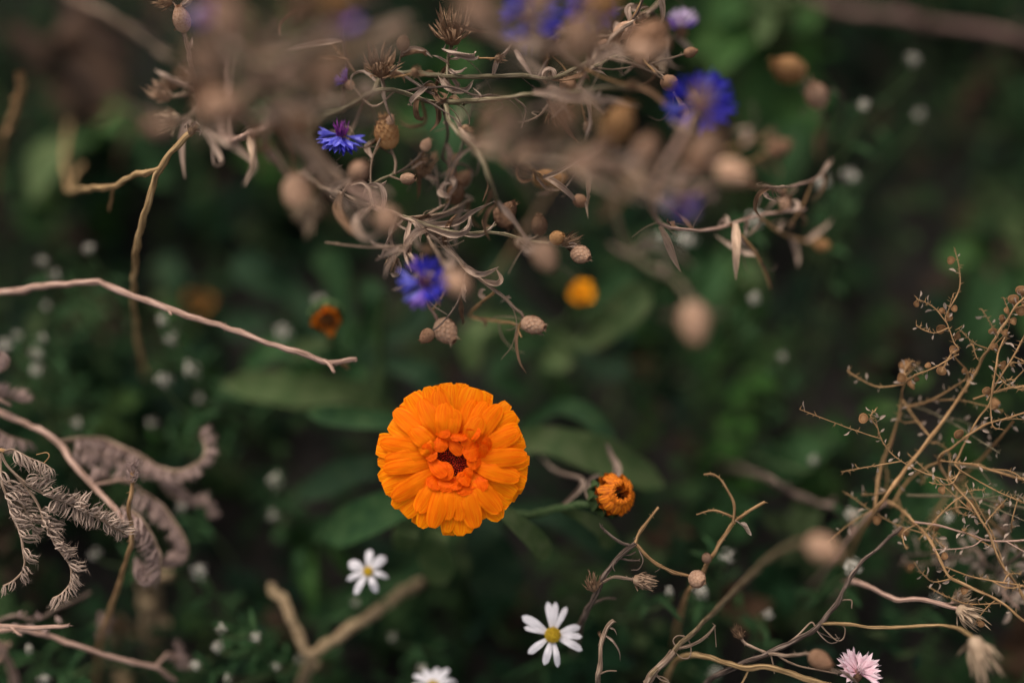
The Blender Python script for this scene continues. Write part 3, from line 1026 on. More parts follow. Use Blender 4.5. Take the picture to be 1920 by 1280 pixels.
def build_marigolds_behind():
    b = G(690, 640)
    T = Thing('marigold_plant', 'marigold plant with a small ragged orange flower below the bare pinkish twig', 'marigold', b)
    s = [P(613, 606, 8), P(625, 640, 11), P(650, 670, 17), b]
    T.part('stem', tube(s, 1.6, 2.2, 8), 'stem_green')
    small_marigold(T, P(613, 597, 6.0), DIR(-70, 52), 13.5, 'faded')
    T.part('stem', tube([P(716, 560, 10), P(714, 660, 12), P(712, 790, 15), b], 1.5, 2.0, 8), 'stem_green')
    for pts, w, m in [([s[2], P(585, 665, 13), P(520, 650, 13), P(455, 690, 15)], 17, 'leaf_green'), ([s[2], P(700, 590, 13), P(690, 520, 13)], 16, 'leaf_green'),
                      ([s[1], P(580, 650, 11), P(545, 665, 11)], 13, 'leaf_pale'), ([s[2], P(760, 620, 16), P(800, 570, 16)], 18, 'leaf_dark'),
                      ([s[2], P(560, 560, 18), P(490, 520, 17), P(440, 480, 17)], 26, 'leaf_dark'), ([s[2], P(630, 520, 17), P(600, 470, 17)], 22, 'leaf_green'),
                      ([s[2], P(770, 690, 14), P(830, 730, 14)], 18, 'leaf_dark'), ([s[1], P(640, 690, 12), P(690, 700, 13)], 12, 'leaf_green')]:
        leaf(T, pts, w, m, 'obl', .25, rnd.uniform(-20, 20), .08, na=6)
    b = G(1000, 590)
    T = Thing('marigold_plant', 'marigold plant with a small round orange flower beside a broad pale leaf', 'marigold', b)
    s = [P(1088, 562, 13.5), P(1070, 600, 16), P(1040, 620, 22), b]
    T.part('stem', tube(s, 1.8, 2.4, 8), 'stem_green')
    small_marigold(T, P(1090, 555, 12.5), DIR(85, 60), 12.5, 'gold', yellow=True)
    for pts, w, m in [([s[2], P(1090, 640, 14), P(1160, 590, 12), P(1215, 535, 12)], 24, 'leaf_pale'), ([s[2], P(1060, 660, 16), P(1020, 690, 15)], 18, 'leaf_pale'),
                      ([s[2], P(960, 600, 16), P(890, 620, 14), P(885, 700, 14)], 16, 'leaf_pale'), ([s[1], P(1140, 540, 15), P(1190, 510, 15)], 18, 'leaf_green'),
                      ([s[2], P(930, 690, 16), P(990, 740, 16)], 16, 'leaf_green'), ([s[2], P(940, 540, 20), P(930, 480, 20)], 20, 'leaf_dark'), ([s[2], P(1120, 690, 17), P(1180, 680, 17)], 20, 'leaf_dark')]:
        leaf(T, pts, w, m, 'obl', .25, rnd.uniform(-20, 20), .08, na=6)
    b = G(385, 560)
    T = Thing('marigold_plant', 'low marigold deep in shade with a dull orange flower behind the bare twig', 'marigold', b)
    s = [P(376, 572, 23), P(380, 590, 27), b]
    T.part('stem', tube(s, 1.8, 2.2, 8), 'stem_green')
    small_marigold(T, P(374, 570, 22), DIR(100, 55), 16, 'withered')
    small_marigold(T, P(348, 625, 24), DIR(200, 45), 11, 'withered')
    T.part('stem', tube([P(352, 630, 24.5), P(370, 620, 26), b], 1.4, 1.8, 7), 'stem_green')
    for pts, w in [([s[1], P(440, 610, 22), P(500, 600, 22)], 22), ([s[1], P(330, 530, 24), P(300, 480, 25)], 20)]:
        leaf(T, pts, w, 'leaf_dark', 'obl', .25, 10, .08, na=6)


build_marigolds_behind()

# leafy weeds further back: (label, base pixel, leaves (tip px, py, dz, width, material))
for lab, bp, lv in [
    ('broad bright green weed rising behind the cornflowers', (1420, 120), [(1330, 40, 22, 30, 'leaf_bright'), (1450, 10, 22, 36, 'leaf_pale'), (1520, 60, 24, 30, 'leaf_bright'), (1390, 250, 24, 26, 'leaf_bright'), (1330, 150, 20, 22, 'leaf_bright'), (1420, 85, 14, 15, 'leaf_pale'), (1300, 110, 24, 22, 'leaf_bright')]),
    ('deep green weed with wide leaves beside the ring-shaped blue cornflower', (1450, 280), [(1400, 200, 27, 40, 'leaf_bright'), (1480, 180, 26, 36, 'leaf_bright'), (1500, 300, 26, 30, 'leaf_bright'), (1390, 330, 27, 30, 'leaf_green'), (1450, 400, 25, 24, 'leaf_green')]),
    ('yellowish green weed above the dry seed pod stems', (1860, 560), [(1880, 440, 20, 26, 'leaf_pale'), (1930, 500, 20, 28, 'leaf_pale'), (1760, 490, 22, 24, 'leaf_bright'), (1800, 640, 22, 22, 'leaf_green'), (1930, 640, 16, 22, 'leaf_bright'), (1830, 650, 18, 16, 'leaf_green')]),
    ('small green weed under the golden bent stem', (220, 330), [(150, 300, 24, 22, 'leaf_bright'), (280, 280, 24, 24, 'leaf_green'), (240, 250, 22, 20, 'leaf_bright'), (320, 350, 24, 20, 'leaf_green'), (60, 380, 20, 22, 'leaf_pale')]),
    ('dark green weed in the shade below the dry cornflower stems', (820, 300), [(760, 250, 24, 26, 'leaf_bright'), (880, 230, 24, 28, 'leaf_green'), (850, 330, 22, 24, 'leaf_green'), (900, 120, 24, 26, 'leaf_bright'), (760, 120, 26, 24, 'leaf_green'), (960, 340, 26, 24, 'leaf_green')]),
    ('small green weed between the seed pod stems and the arching brown stem', (1520, 900), [(1460, 860, 20, 18, 'leaf_bright'), (1580, 880, 20, 16, 'leaf_green'), (1500, 960, 20, 18, 'leaf_bright'), (1420, 930, 21, 17, 'leaf_green'), (1560, 800, 22, 18, 'leaf_green')]),
    ('long-leaved green weed behind the smaller daisy', (600, 1080), [(560, 950, 13, 9, 'leaf_green'), (590, 1160, 12, 8, 'leaf_bright'), (660, 1080, 13, 8, 'leaf_bright'), (510, 1010, 14, 10, 'leaf_green'), (640, 1020, 12, 12, 'leaf_green'), (560, 1100, 12, 8, 'leaf_green')]),
    ('green weed below the faded mauve cornflower', (1340, 560), [(1290, 700, 24, 24, 'leaf_green'), (1400, 640, 24, 24, 'leaf_bright'), (1430, 560, 22, 16, 'leaf_pale'), (1300, 520, 24, 22, 'leaf_green'), (1420, 450, 22, 20, 'leaf_green')]),
    ('green weed among the dry stems beside the pink cornflower', (1760, 960), [(1770, 830, 16, 18, 'leaf_bright'), (1840, 880, 16, 18, 'leaf_bright'), (1700, 980, 16, 16, 'leaf_green'), (1850, 1000, 16, 16, 'leaf_green'), (1690, 1110, 16, 16, 'leaf_bright'), (1780, 1150, 17, 16, 'leaf_green')]),
    ('reddish brown withered dock with broad drooping leaves', (150, 170), [(70, 120, 28, 40, 'dock_leaf'), (180, 70, 26, 36, 'dock_leaf'), (220, 210, 26, 34, 'dock_leaf'), (120, 260, 28, 30, 'dock_leaf'), (250, 120, 26, 26, 'dock_leaf')]),
]:
    b = G(*bp)
    T = Thing('leafy_weed', lab, 'weed', b)
    top = b + Vector((0, 0, .05))
    T.part('stem', tube([b, b + Vector((.003, 0, .03)), top], 2.2, 1.6, 7), 'stem_green' if 'dock' not in lab else 'dry_stem_dark')
    for tx, ty, dz, w, m in lv:
        tip = P(tx, ty, dz)
        s0 = b.lerp(top, rnd.uniform(.3, 1))
        mid = s0.lerp(tip, .55) + Vector((0, 0, .018))
        leaf(T, [s0, mid, tip], w, m, 'lance' if rnd.random() < .5 else 'obl', .3, rnd.uniform(-25, 25), .1, na=6)

# ------------------------------------------------------------------ dry cornflower plants
def plant(name, label, cat, basepix, group=None):
    b = G(*basepix)
    T = Thing(name, label, cat, b, group)
    if name == 'cornflower_plant':
        T.curls = 85          # withered leaves per metre of stem
    return T, b


# A: the stem that crosses the top with its spiky brown heads
T, b = plant('cornflower_plant', 'dry cornflower with spiky brown seed heads on a stem lying across other stems', 'cornflower', (560, 200))
w = branch(T, [b, (560, 260, 22), (600, 220, 10), (640, 205, 3), (720, 168, .6), (816, 191, 0), (910, 188, -.6), (1000, 176, -2), (1120, 168, -3.5), (1200, 160, -4)], 1.5, .9, 'dry_stem_green', name='stem')
branch(T, [(700, 174, .8), (720, 140, 1.5), (782, 138, 1), (850, 144, .2), (960, 143, 0), (1040, 145, 0), (1082, 128, 0), (1112, 110, 0)], 1.25, .8, 'dry_stem_green')
branch(T, [(1085, 127, 0), (1118, 108, .2), (1126, 100, .3)], .8, .6, 'dry_stem_green', 'tan', 7, hd=(55, 40))
branch(T, [(1082, 128, 0), (1120, 122, 0), (1150, 106, 0), (1172, 108, 0), (1200, 124, .5)], .7, .4, 'dry_stem_green')
branch(T, [(1040, 145, 0), (1065, 140, 0), (1095, 132, .5), (1112, 118, .5)], .6, .3, 'dry_stem_green')
branch(T, [(870, 196, -.3), (846, 170, .3), (840, 130, .6), (842, 100, .6), (848, 78, .6)], .8, .9, 'dry_stem_green', 'husk', 17, hd=(88, 35))
for pts, wd, tw in [([(841, 122, .6), (826, 112, 0), (810, 104, 0)], 2.2, 60), ([(842, 112, .6), (858, 112, 0), (874, 100, 0)], 2.0, -40), ([(841, 100, .6), (830, 95, .3), (836, 82, 0)], 1.8, 80), ([(842, 132, .5), (858, 133, 0), (876, 127, 0)], 2.4, 120), ([(842, 108, .6), (852, 96, .2), (858, 88, 0)], 2.2, 30)]:
    leaf(T, pts, wd, 'dry_leaf', 'linear', .6, tw)
branch(T, [(720, 168, .6), (716, 150, .5), (714, 138, 0)], .8, .9, 'dry_stem', 'husk', 16, hd=(80, 55))
branch(T, [(640, 205, 3), (650, 120, 1.5), (640, 60, 1), (650, 20, 1)], .9, .8, 'dry_stem_dark')
branch(T, [(760, 172, .3), (800, 165, 0), (850, 164, 0), (895, 180, -.2), (920, 178, 0)], .7, .5, 'dry_stem_dark')
branch(T, [(740, 136, 1.3), (770, 150, .5), (795, 168, .2), (822, 180, 0)], .9, .7, 'dry_stem_dark')
branch(T, [(1020, 176, -2), (1030, 195, 0), (1042, 205, 1.5)], .7, .6, 'dry_stem_dark', 'husk', 13, hd=(-60, 55))
branch(T, [(1010, 144, 0), (1025, 115, .5), (1033, 98, .8)], .7, .6, 'dry_stem_dark', 'husk', 12, hd=(70, 40))
branch(T, [(835, 197, -.2), (845, 230, -1), (870, 262, -2), (900, 292, -2.5), (915, 330, -3), (930, 372, -2.5), (938, 395, -1)], 1.1, .8, 'dry_stem_green', 'brown', 9, hd=(-60, 40))
branch(T, [(830, 197, 0), (840, 250, 2), (832, 300, 3), (870, 310, 3), (890, 325, 3)], .8, .5, 'dry_stem_dark')
branch(T, [(960, 180, -1), (985, 205, 0), (978, 240, .2)], .55, .4, 'dry_stem', sub=6)
leaf(T, [(925, 140, 0), (930, 115, -.3), (948, 95, -.6), (960, 80, -1)], 3, 'dry_leaf', 'linear', .5, 70)
leaf(T, [(965, 95, -.6), (985, 120, -1), (1000, 145, -1)], 3, 'dry_leaf', 'linear', .5, 50)
leaf(T, [(1000, 175, -3), (1080, 180, -4), (1150, 185, -4.2), (1200, 200, -4)], 5, 'dry_leaf', 'linear', .5, 60)
leaf(T, [(852, 52, .4), (875, 54, 0), (900, 58, 0), (922, 60, 0)], 2.5, 'dry_leaf_brown', 'linear', .5, 50)
branch(T, [(740, 172, .4), (700, 200, 1), (660, 160, 1.5), (652, 152, 1.6)], .5, .4, 'dry_stem')
cornflower(T, P(648, 153, 1.5), DIR(140, 20), 13, ['purple', 'blue'], 5, 40, 'tan')
for pts in [[(600, 110, 1), (640, 107, .5), (655, 112, .3)], [(620, 80, 2), (650, 110, 1.5), (670, 140, 1)], [(560, 20, 2), (530, 45, 1.5), (525, 70, 1)], [(790, 190, 2), (800, 230, 3), (770, 240, 3), (745, 225, 3)]]:
    leaf(T, pts, 2.5, 'dry_leaf_brown', 'linear', .6, 90)
cornflower(T, P(640, 250, 1.0), DIR(82, 42), 15, ['light', 'light', 'blue'], 9, 96, 'gold', angles=[178, 165, 215, 235, 252, 272, 292, 315, 8], ln=.0082, tk=1.7)
branch(T, [(690, 176, 1.2), (668, 225, 2.5), (648, 268, 2.4), (641, 262, 1.7)], .7, .7, 'dry_stem')

twiglets(T, 18)

# B: stem with the blue flower above the marigold and buds hanging from it
T, b = plant('cornflower_plant', 'dry cornflower with curled grey leaves and one blue flower hanging above the marigold', 'cornflower', (590, 330))
w = branch(T, [b, (560, 330, 18), (600, 345, 6), (640, 365, 1), (700, 388, .2), (760, 408, 0), (795, 432, 0), (835, 462, .2), (875, 505, .3), (930, 545, .6), (970, 582, 1), (984, 605, 1.2)], 1.4, .7, 'dry_stem', 'tan', 9.5, name='stem', hd=(-15, 35))
branch(T, [(755, 405, 0), (850, 436, 0), (930, 436, 0), (985, 450, 0), (1020, 455, .2), (1060, 462, .2), (1078, 472, .3)], 1.0, .6, 'dry_stem_green', 'tan', 8.5, hd=(-30, 50))
branch(T, [(1030, 456, .2), (1036, 449, 0)], .5, .5, 'dry_stem', 'gold', 6, hd=(20, 40))
branch(T, [(1040, 458, .2), (1056, 456, .3)], .5, .5, 'dry_stem_dark', 'cup', 10, hd=(20, 20))
branch(T, [(985, 450, 0), (1005, 444, 1), (1012, 436, 1.5)], .5, .5, 'dry_stem', 'brown', 8, hd=(95, 35))
branch(T, [(985, 450, 0), (1000, 455, -4), (1012, 462, -7)], .6, .6, 'dry_stem', 'tan', 10, hd=(-65, 30))
branch(T, [(762, 408, 0), (830, 400, 1), (880, 375, 2.5), (868, 385, 3)], .7, .5, 'dry_stem')
branch(T, [(780, 420, 0), (815, 395, 1), (850, 378, 2.2)], .7, .6, 'dry_stem', 'brown', 9, hd=(75, 30))
branch(T, [(900, 437, 0), (925, 425, .8), (938, 414, 1.2)], .6, .6, 'dry_stem_green', 'brown', 9, hd=(50, 30))
branch(T, [(700, 388, .2), (695, 350, .5), (730, 330, 1), (770, 318, 1.5), (785, 325, 2)], .7, .6, 'dry_stem_green', 'cup', 13, hd=(55, 30))
branch(T, [(730, 330, 1), (748, 336, .8), (756, 336, .5)], .5, .5, 'dry_stem', 'tan', 6, hd=(0, 40))
branch(T, [(740, 327, 1), (742, 305, 1.2), (735, 285, 1.3), (730, 275, 1.3)], .6, .6, 'dry_stem', 'open', 11, hd=(100, 20))
branch(T, [(640, 366, 1), (655, 345, -1), (665, 330, -4)], .7, .6, 'dry_stem', 'tan', 8, hd=(40, 40))
branch(T, [(790, 430, 0), (768, 455, 0), (770, 480, -.8), (785, 500, -2.5), (795, 518, -3.6)], 1.0, .9, 'dry_stem')
cornflower(T, P(797, 528, -4.2), DIR(150, 72), 19, ['blue', 'blue', 'light', 'purple'], 11, 76, 'tan', ln=.0092)
branch(T, [(770, 440, 0), (758, 465, 0), (738, 485, .2)], .6, .5, 'dry_stem_green', 'cup', 9, hd=(-110, 30))
branch(T, [(790, 475, -.3), (800, 560, 1), (815, 590, 1.4), (824, 606, 1.6)], .8, .7, 'dry_stem_pink', 'tan', 11, hd=(-50, 25))
branch(T, [(930, 545, .6), (880, 590, 3), (920, 600, 3), (960, 606, 2), (975, 612, 1.5)], .7, .5, 'dry_stem_tan')
branch(T, [(982, 600, 1), (972, 615, 1), (978, 632, .8)], .6, .4, 'dry_stem_tan')
branch(T, [(800, 440, 0), (835, 500, -5), (845, 520, -9)], .7, .6, 'dry_stem', 'tan', 9, hd=(-40, 50))
for pts, wd, tw, m in [([(782, 424, 0), (850, 418, .2), (885, 395, 0), (925, 378, 0)], 3.6, 40, 'dry_leaf'), ([(800, 428, 0), (845, 438, -.2), (872, 430, -.3), (880, 405, -.2), (888, 425, 0)], 3.6, 70, 'dry_leaf'),
                       ([(718, 392, 0), (718, 372, -.3), (710, 352, -.4), (694, 350, -.4), (684, 364, -.2), (678, 378, 0)], 3.2, 70, 'dry_leaf'), ([(800, 435, 0), (780, 445, -.6), (766, 465, -.6), (762, 478, -.4)], 5, 30, 'dry_leaf'),
                       ([(745, 402, 0), (735, 440, 0), (742, 470, .2), (748, 505, .2)], 2.6, 60, 'dry_leaf'), ([(760, 408, 0), (742, 430, 0), (728, 455, 0), (716, 482, 0), (708, 478, .2)], 2.2, 80, 'dry_leaf'),
                       ([(868, 500, .3), (900, 512, 0), (935, 500, 0)], 4, 40, 'dry_leaf'), ([(790, 428, 0), (830, 445, .5), (860, 480, .6), (880, 500, .6)], 3, 50, 'dry_leaf'),
                       ([(770, 412, 0), (764, 470, -.5), (772, 510, -.8)], 3.2, 40, 'dry_leaf'), ([(700, 388, .2), (672, 420, -3.5), (690, 445, -5), (720, 430, -6)], 5, 30, 'dry_leaf'),
                       ([(640, 366, 1), (640, 400, -2), (665, 430, -4), (690, 450, -5)], 5.5, 30, 'dry_leaf_brown'), ([(905, 378, 0), (915, 350, 1), (912, 335, 1)], .9, 0, 'dry_leaf_brown'),
                       ([(925, 378, 0), (935, 380, 0), (928, 374, 0)], 1.2, 0, 'dry_leaf'), ([(700, 350, .5), (715, 345, .2), (725, 338, 0)], 2.4, 60, 'dry_leaf'),
                       ([(770, 410, 0), (800, 412, 1), (850, 395, 2), (885, 395, 2)], 3, 50, 'dry_leaf'), ([(850, 436, 0), (890, 440, 0), (915, 430, 0), (930, 412, 0)], 2.4, 60, 'dry_leaf')]:
    leaf(T, pts, wd, m, 'linear', .6, tw)

twiglets(T, 12)

# C: blurred plant on the right, nearer the camera, with fat buds and two blue flowers
T, b = plant('cornflower_plant', 'dry cornflower with many fat tan buds, a ring-shaped blue flower and a faded mauve one', 'cornflower', (930, 180))
w = branch(T, [b, (880, 200, 20), (860, 230, 4), (890, 270, -6.8), (960, 300, -8.8), (1060, 310, -9.5), (1150, 325, -9.5), (1230, 345, -9.5), (1330, 345, -8.1), (1450, 350, -1), (1480, 350, 2)], 1.15, .6, 'dry_stem', name='stem')
branch(T, [(1100, 315, -9.5), (1160, 310, -9.5), (1200, 300, -10.1)], .8, .7, 'dry_stem_pink', 'tan', 9.8, hd=(60, 40))
branch(T, [(1230, 345, -9.5), (1280, 320, -10.8), (1305, 300, -11.5)], .9, .8, 'dry_stem_pink', 'tan', 10.7, hd=(50, 45))
branch(T, [(1250, 345, -9.5), (1320, 312, -9.5), (1350, 315, -9.5)], .8, .7, 'dry_stem_pink', 'tan', 9.8, hd=(-25, 25))
branch(T, [(1060, 310, -9.5), (1110, 280, -8.1), (1150, 262, -7.4)], .8, .8, 'dry_stem_pink', 'gold', 11.5, hd=(70, 20))
branch(T, [(960, 300, -8.1), (1000, 320, -2), (1005, 342, 3)], .7, .6, 'dry_stem_tan', 'gold', 8.5, hd=(30, 20))
branch(T, [(1000, 320, -2), (1025, 335, 2), (1035, 340, 3.5)], .6, .5, 'dry_stem_tan', 'gold', 6.6, hd=(20, 20))
branch(T, [(1120, 320, -9.5), (1150, 380, -8.1), (1165, 440, -8.1), (1200, 490, -8.8), (1260, 520, -9.5), (1288, 550, -10.1), (1296, 575, -10.1)], 1.2, .8, 'dry_stem_green', 'tan', 11.5, hd=(-85, 25))
branch(T, [(1330, 345, -8.1), (1310, 360, -8.1), (1285, 390, -8.1)], .9, .8, 'dry_stem_pink')
cornflower(T, P(1276, 378, -8.8), DIR(-105, 30), 17, ['faded', 'faded', 'purple'], 8, 62, 'brown')
branch(T, [(1230, 345, -9.5), (1270, 270, -8.8), (1300, 215, -7.4)], 1.0, .9, 'dry_stem_pink')
cornflower(T, P(1312, 193, -5.2), DIR(-60, 62), 22, ['blue', 'blue', 'light'], 11, 84, 'tan', tuft=True, ln=.0105, angles=[-75, -50, -25, 0, 25, 50, 78, 105, 150, 195, 235])
branch(T, [(1290, 300, -9.5), (1320, 250, -10.8), (1318, 200, -12.2)], .7, .6, 'dry_stem_pink', 'tan', 6.6, hd=(100, 45))
branch(T, [(1440, 350, -2), (1465, 362, 3), (1470, 375, 4.5)], .6, .5, 'dry_stem_pink', 'tan', 5.7, hd=(-90, 40))
branch(T, [(1480, 350, 2), (1530, 335, 4), (1560, 300, 6)], .6, .4, 'dry_stem_pink')
branch(T, [(1210, 340, -9.5), (1240, 420, -2), (1330, 430, 2), (1420, 405, 3), (1510, 392, 4)], .9, .6, 'dry_stem_pink')
branch(T, [(1370, 420, 2), (1420, 480, 3), (1445, 540, 4)], .8, .6, 'dry_stem_tan')
branch(T, [(1420, 405, 3), (1470, 440, 6), (1530, 458, 8)], .7, .6, 'dry_stem_tan', 'gold', 6.6, hd=(-10, 30))
for pts, wd, tw in [([(1100, 320, -8.1), (1100, 360, 0), (1103, 410, 1)], 3.2, 30), ([(1378, 420, 2), (1382, 470, 1.5), (1380, 525, 2)], 5.2, 20), ([(1235, 425, -1), (1255, 465, 0), (1277, 510, 1)], 4.5, 30), ([(1060, 310, -9.5), (1120, 340, -9.5), (1200, 380, -9.5)], 4, 50), ([(960, 300, -8.1), (1010, 280, -10.8), (1080, 275, -12.2)], 5, 50),
                    ([(890, 270, -6.8), (950, 260, -10.8), (990, 230, -13.5), (960, 200, -14.9)], 6, 60), ([(1160, 325, -9.5), (1200, 345, -10.8), (1260, 370, -10.8)], 4, 20), ([(890, 272, -6.8), (915, 285, -9.5), (960, 275, -10.8)], 5, 20)]:
    leaf(T, pts, wd, 'dry_leaf_tan', 'linear', .5, tw)
branch(T, [(960, 300, -8.8), (945, 265, -12.2), (935, 245, -14.9)], .8, .7, 'dry_stem_pink', 'tan', 8.2, hd=(90, 40))
branch(T, [(1000, 305, -9.2), (1020, 270, -12.2), (1050, 240, -13.5)], .8, .7, 'dry_stem_dark', 'brown', 9.0, hd=(60, 40))
branch(T, [(1150, 325, -9.5), (1140, 290, -12.2), (1110, 300, -13.5)], .8, .7, 'dry_stem_pink', 'tan', 8.2, hd=(200, 40))

twiglets(T, 16)

# D: the upper right group with blue flowers cut by the frame's top
T, b = plant('cornflower_plant', 'tall dry cornflower with two big blue flowers close together and blurred round buds', 'cornflower', (1130, 40))
w = branch(T, [b, (1120, 100, 16), (1120, 120, 4), (1100, 130, -2), (1060, 110, -4.8), (1020, 75, -5.4), (1000, 52, -5.3)], 1.5, .9, 'dry_stem', name='stem')
cornflower(T, P(990, 33, -5.5), DIR(-110, 66), 22, ['blue', 'blue', 'light'], 13, 78, 'tan', ln=.0098)
branch(T, [(1100, 130, -2), (1115, 70, -4.8), (1108, 30, -4.8)], 1.0, .8, 'dry_stem')
cornflower(T, P(1106, 8, -4.8), DIR(-80, 55), 19, ['blue', 'blue', 'light'], 12, 76, 'tan', ln=.009)
branch(T, [(1060, 110, -4.8), (1075, 105, -8.4), (1080, 100, -10.2)], .9, .8, 'dry_stem', 'tan', 12, hd=(80, 45))
branch(T, [(1115, 70, -4.8), (1130, 40, -9.6), (1130, 25, -10.8)], .9, .8, 'dry_stem', 'gold', 12, hd=(80, 45))
branch(T, [(1100, 130, -2), (1160, 60, -1), (1220, 20, 3), (1260, -20, 4)], 1.0, .7, 'dry_stem')
branch(T, [(1130, 95, -2), (1165, 95, -4.8), (1185, 100, -6.6)], .9, .8, 'dry_stem', 'brown', 14, hd=(40, 30))
branch(T, [(1060, 110, -4.8), (960, 70, -10.8), (915, 45, -14.4)], .9, .8, 'dry_stem', 'tan', 12, hd=(140, 40))
branch(T, [(1220, 20, 3), (1255, 70, 5), (1270, 65, 6)], .8, .7, 'dry_stem_dark')
cornflower(T, P(1277, 48, 5.5), DIR(100, 40), 18, ['purple', 'purple', 'faded'], 8, 55, 'brown')
branch(T, [(1255, 70, 5), (1240, 105, 4), (1238, 110, 3)], .6, .6, 'dry_stem', 'pale', 8, hd=(-90, 20))
branch(T, [(1060, 110, -4.8), (1000, 60, -9.6), (1010, 20, -10.8)], .8, .6, 'dry_stem', 'tan', 9, hd=(80, 50))
leaf(T, [(1020, 75, -5.4), (960, 95, -7.2), (900, 60, -9.6), (850, 40, -12.0)], 6, 'dry_leaf', 'linear', .5, 40)

twiglets(T, 7)

T, b = plant('cornflower_plant', 'dry cornflower stem with two blurred pale buds before deep green leaves', 'cornflower', (1545, 260))
w = branch(T, [b, (1540, 260, 20), (1545, 220, 9), (1538, 195, 7)], 1.1, .8, 'dry_stem_green', 'tan', 12, name='stem', hd=(130, 45))
branch(T, [(1545, 215, 9), (1510, 155, 8), (1500, 140, 8)], .8, .7, 'dry_stem', 'gold', 15, hd=(165, 30))
leaf(T, [(1545, 220, 9), (1560, 190, 8), (1565, 160, 8)], 4, 'leaf_green', 'linear', .5, 30)

# E: heap of near, very blurred stems in the upper left
T, b = plant('cornflower_plant', 'tall dry cornflower whose pale stems and buds blur together nearest the lens', 'cornflower', (430, 60))
w = branch(T, [b, (420, 240, 12), (470, 250, -2), (520, 210, -8.4), (500, 160, -11.2), (470, 110, -13.1), (440, 70, -14.5)], 1.8, 1.0, 'dry_stem_pink', 'tan', 13, name='stem', hd=(110, 50))
branch(T, [(490, 150, -11.7), (440, 140, -13.1), (410, 135, -14.0)], .9, .8, 'dry_stem_pink', 'tan', 12, hd=(150, 50))
branch(T, [(500, 160, -11.2), (580, 80, -13.1), (630, 30, -14.0)], 1.0, .8, 'dry_stem_pink', 'gold', 12, hd=(70, 50))
branch(T, [(470, 110, -13.1), (400, 60, -12.2), (390, 45, -11.7)], .9, .7, 'dry_stem_pink')
cornflower(T, P(388, 32, -10.8), DIR(120, 50), 13, ['purple', 'faded'], 9, 66, 'tan')
cornflower(T, P(640, 38, -13.1), DIR(60, 50), 12, ['purple', 'faded'], 8, 64, 'tan')
branch(T, [(580, 80, -13.1), (620, 60, -13.1), (638, 45, -13.1)], .8, .7, 'dry_stem_pink')
branch(T, [(520, 210, -8.4), (545, 260, -7.5), (590, 310, -6.6), (650, 350, -5.6), (690, 420, -5.6)], 1.5, 1.0, 'dry_stem')
branch(T, [(520, 210, -8.4), (600, 195, -8.4), (680, 180, -8.0), (720, 175, -7.5)], 1.2, .8, 'dry_stem')
branch(T, [(500, 160, -11.2), (560, 140, -12.2), (600, 150, -12.2)], .9, .8, 'dry_stem_pink', 'tan', 11, hd=(10, 50))
branch(T, [(520, 210, -8.4), (500, 260, -6.6), (540, 330, -5.6), (550, 345, -6.1)], 1.0, .9, 'dry_stem_pink', 'tan', 13, hd=(-60, 40))
branch(T, [(590, 310, -6.6), (560, 350, -6.6), (575, 375, -6.6)], .9, .8, 'dry_stem_pink', 'pale', 12, hd=(-80, 40))
branch(T, [(470, 110, -13.1), (530, 60, -14.0), (560, 40, -14.5)], .9, .8, 'dry_stem_pink', 'brown', 11, hd=(60, 50))
branch(T, [(490, 150, -11.7), (460, 190, -11.2), (440, 200, -11.2)], .9, .8, 'dry_stem_pink', 'tan', 12, hd=(200, 50))
branch(T, [(500, 200, -8.9), (470, 220, -9.4), (420, 190, -10.3)], .9, .8, 'dry_stem_pink', 'brown', 11, hd=(160, 50))
branch(T, [(650, 350, -5.6), (700, 370, -7.5), (720, 400, -8.4)], .9, .8, 'dry_stem_pink', 'tan', 10, hd=(-60, 50))
for pts, wd in [([(520, 210, -8.4), (560, 260, -8.0), (610, 330, -7.0), (690, 440, -6.1)], 6), ([(500, 160, -11.2), (580, 130, -12.2), (700, 90, -12.2), (800, 60, -11.2)], 6), ([(500, 160, -11.2), (450, 200, -11.2), (420, 260, -9.4)], 6), ([(470, 110, -13.1), (540, 90, -14.0), (600, 110, -14.0)], 5), ([(545, 260, -7.5), (600, 290, -6.6), (655, 340, -6.0)], 7), ([(510, 190, -9.4), (560, 200, -10.3), (640, 210, -10.3)], 6), ([(470, 250, -2), (480, 300, -3), (460, 350, -3)], 5), ([(480, 120, -12.6), (620, 70, -13.1), (760, 40, -13.1)], 5), ([(500, 160, -11.2), (470, 170, -13.1), (430, 110, -14.0)], 6)]:
    leaf(T, pts, wd, 'dry_leaf_tan', 'linear', .5, rnd.uniform(20, 80))

twiglets(T, 16)

# F: smaller plant at the left of that heap, with furry orange-brown heads
T, b = plant('cornflower_plant', 'small dry cornflower with furry rust-brown heads and a pale drooping leaf', 'cornflower', (380, 260))
w = branch(T, [b, (385, 260, 16), (370, 170, 4), (352, 90, 1), (346, 55, .6)], 1.2, .8, 'dry_stem', 'tan', 9.5, name='stem', hd=(100, 35))
branch(T, [(352, 90, 1), (330, 15, .5), (318, 4, .3)], .7, .6, 'dry_stem_dark', 'cup', 10, hd=(170, 20))
branch(T, [(346, 55, .6), (335, 20, .3), (350, 6, .2), (365, -6, .2)], .6, .4, 'dry_stem_dark')
branch(T, [(370, 170, 4), (335, 180, 3.5), (315, 182, 3)], .8, .7, 'dry_stem', 'shaggy', 12, hd=(150, 40))
branch(T, [(372, 150, 4), (345, 155, 4), (328, 162, 4)], .7, .6, 'dry_stem', 'shaggy', 10, hd=(160, 40))
branch(T, [(375, 200, 5), (345, 225, 3.5), (332, 222, 3)], .7, .6, 'dry_stem', 'pale', 12, hd=(200, 30))
leaf(T, [(360, 225, 3), (345, 260, 3), (347, 335, 3)], 5, 'dry_leaf', 'linear', .5, 20)
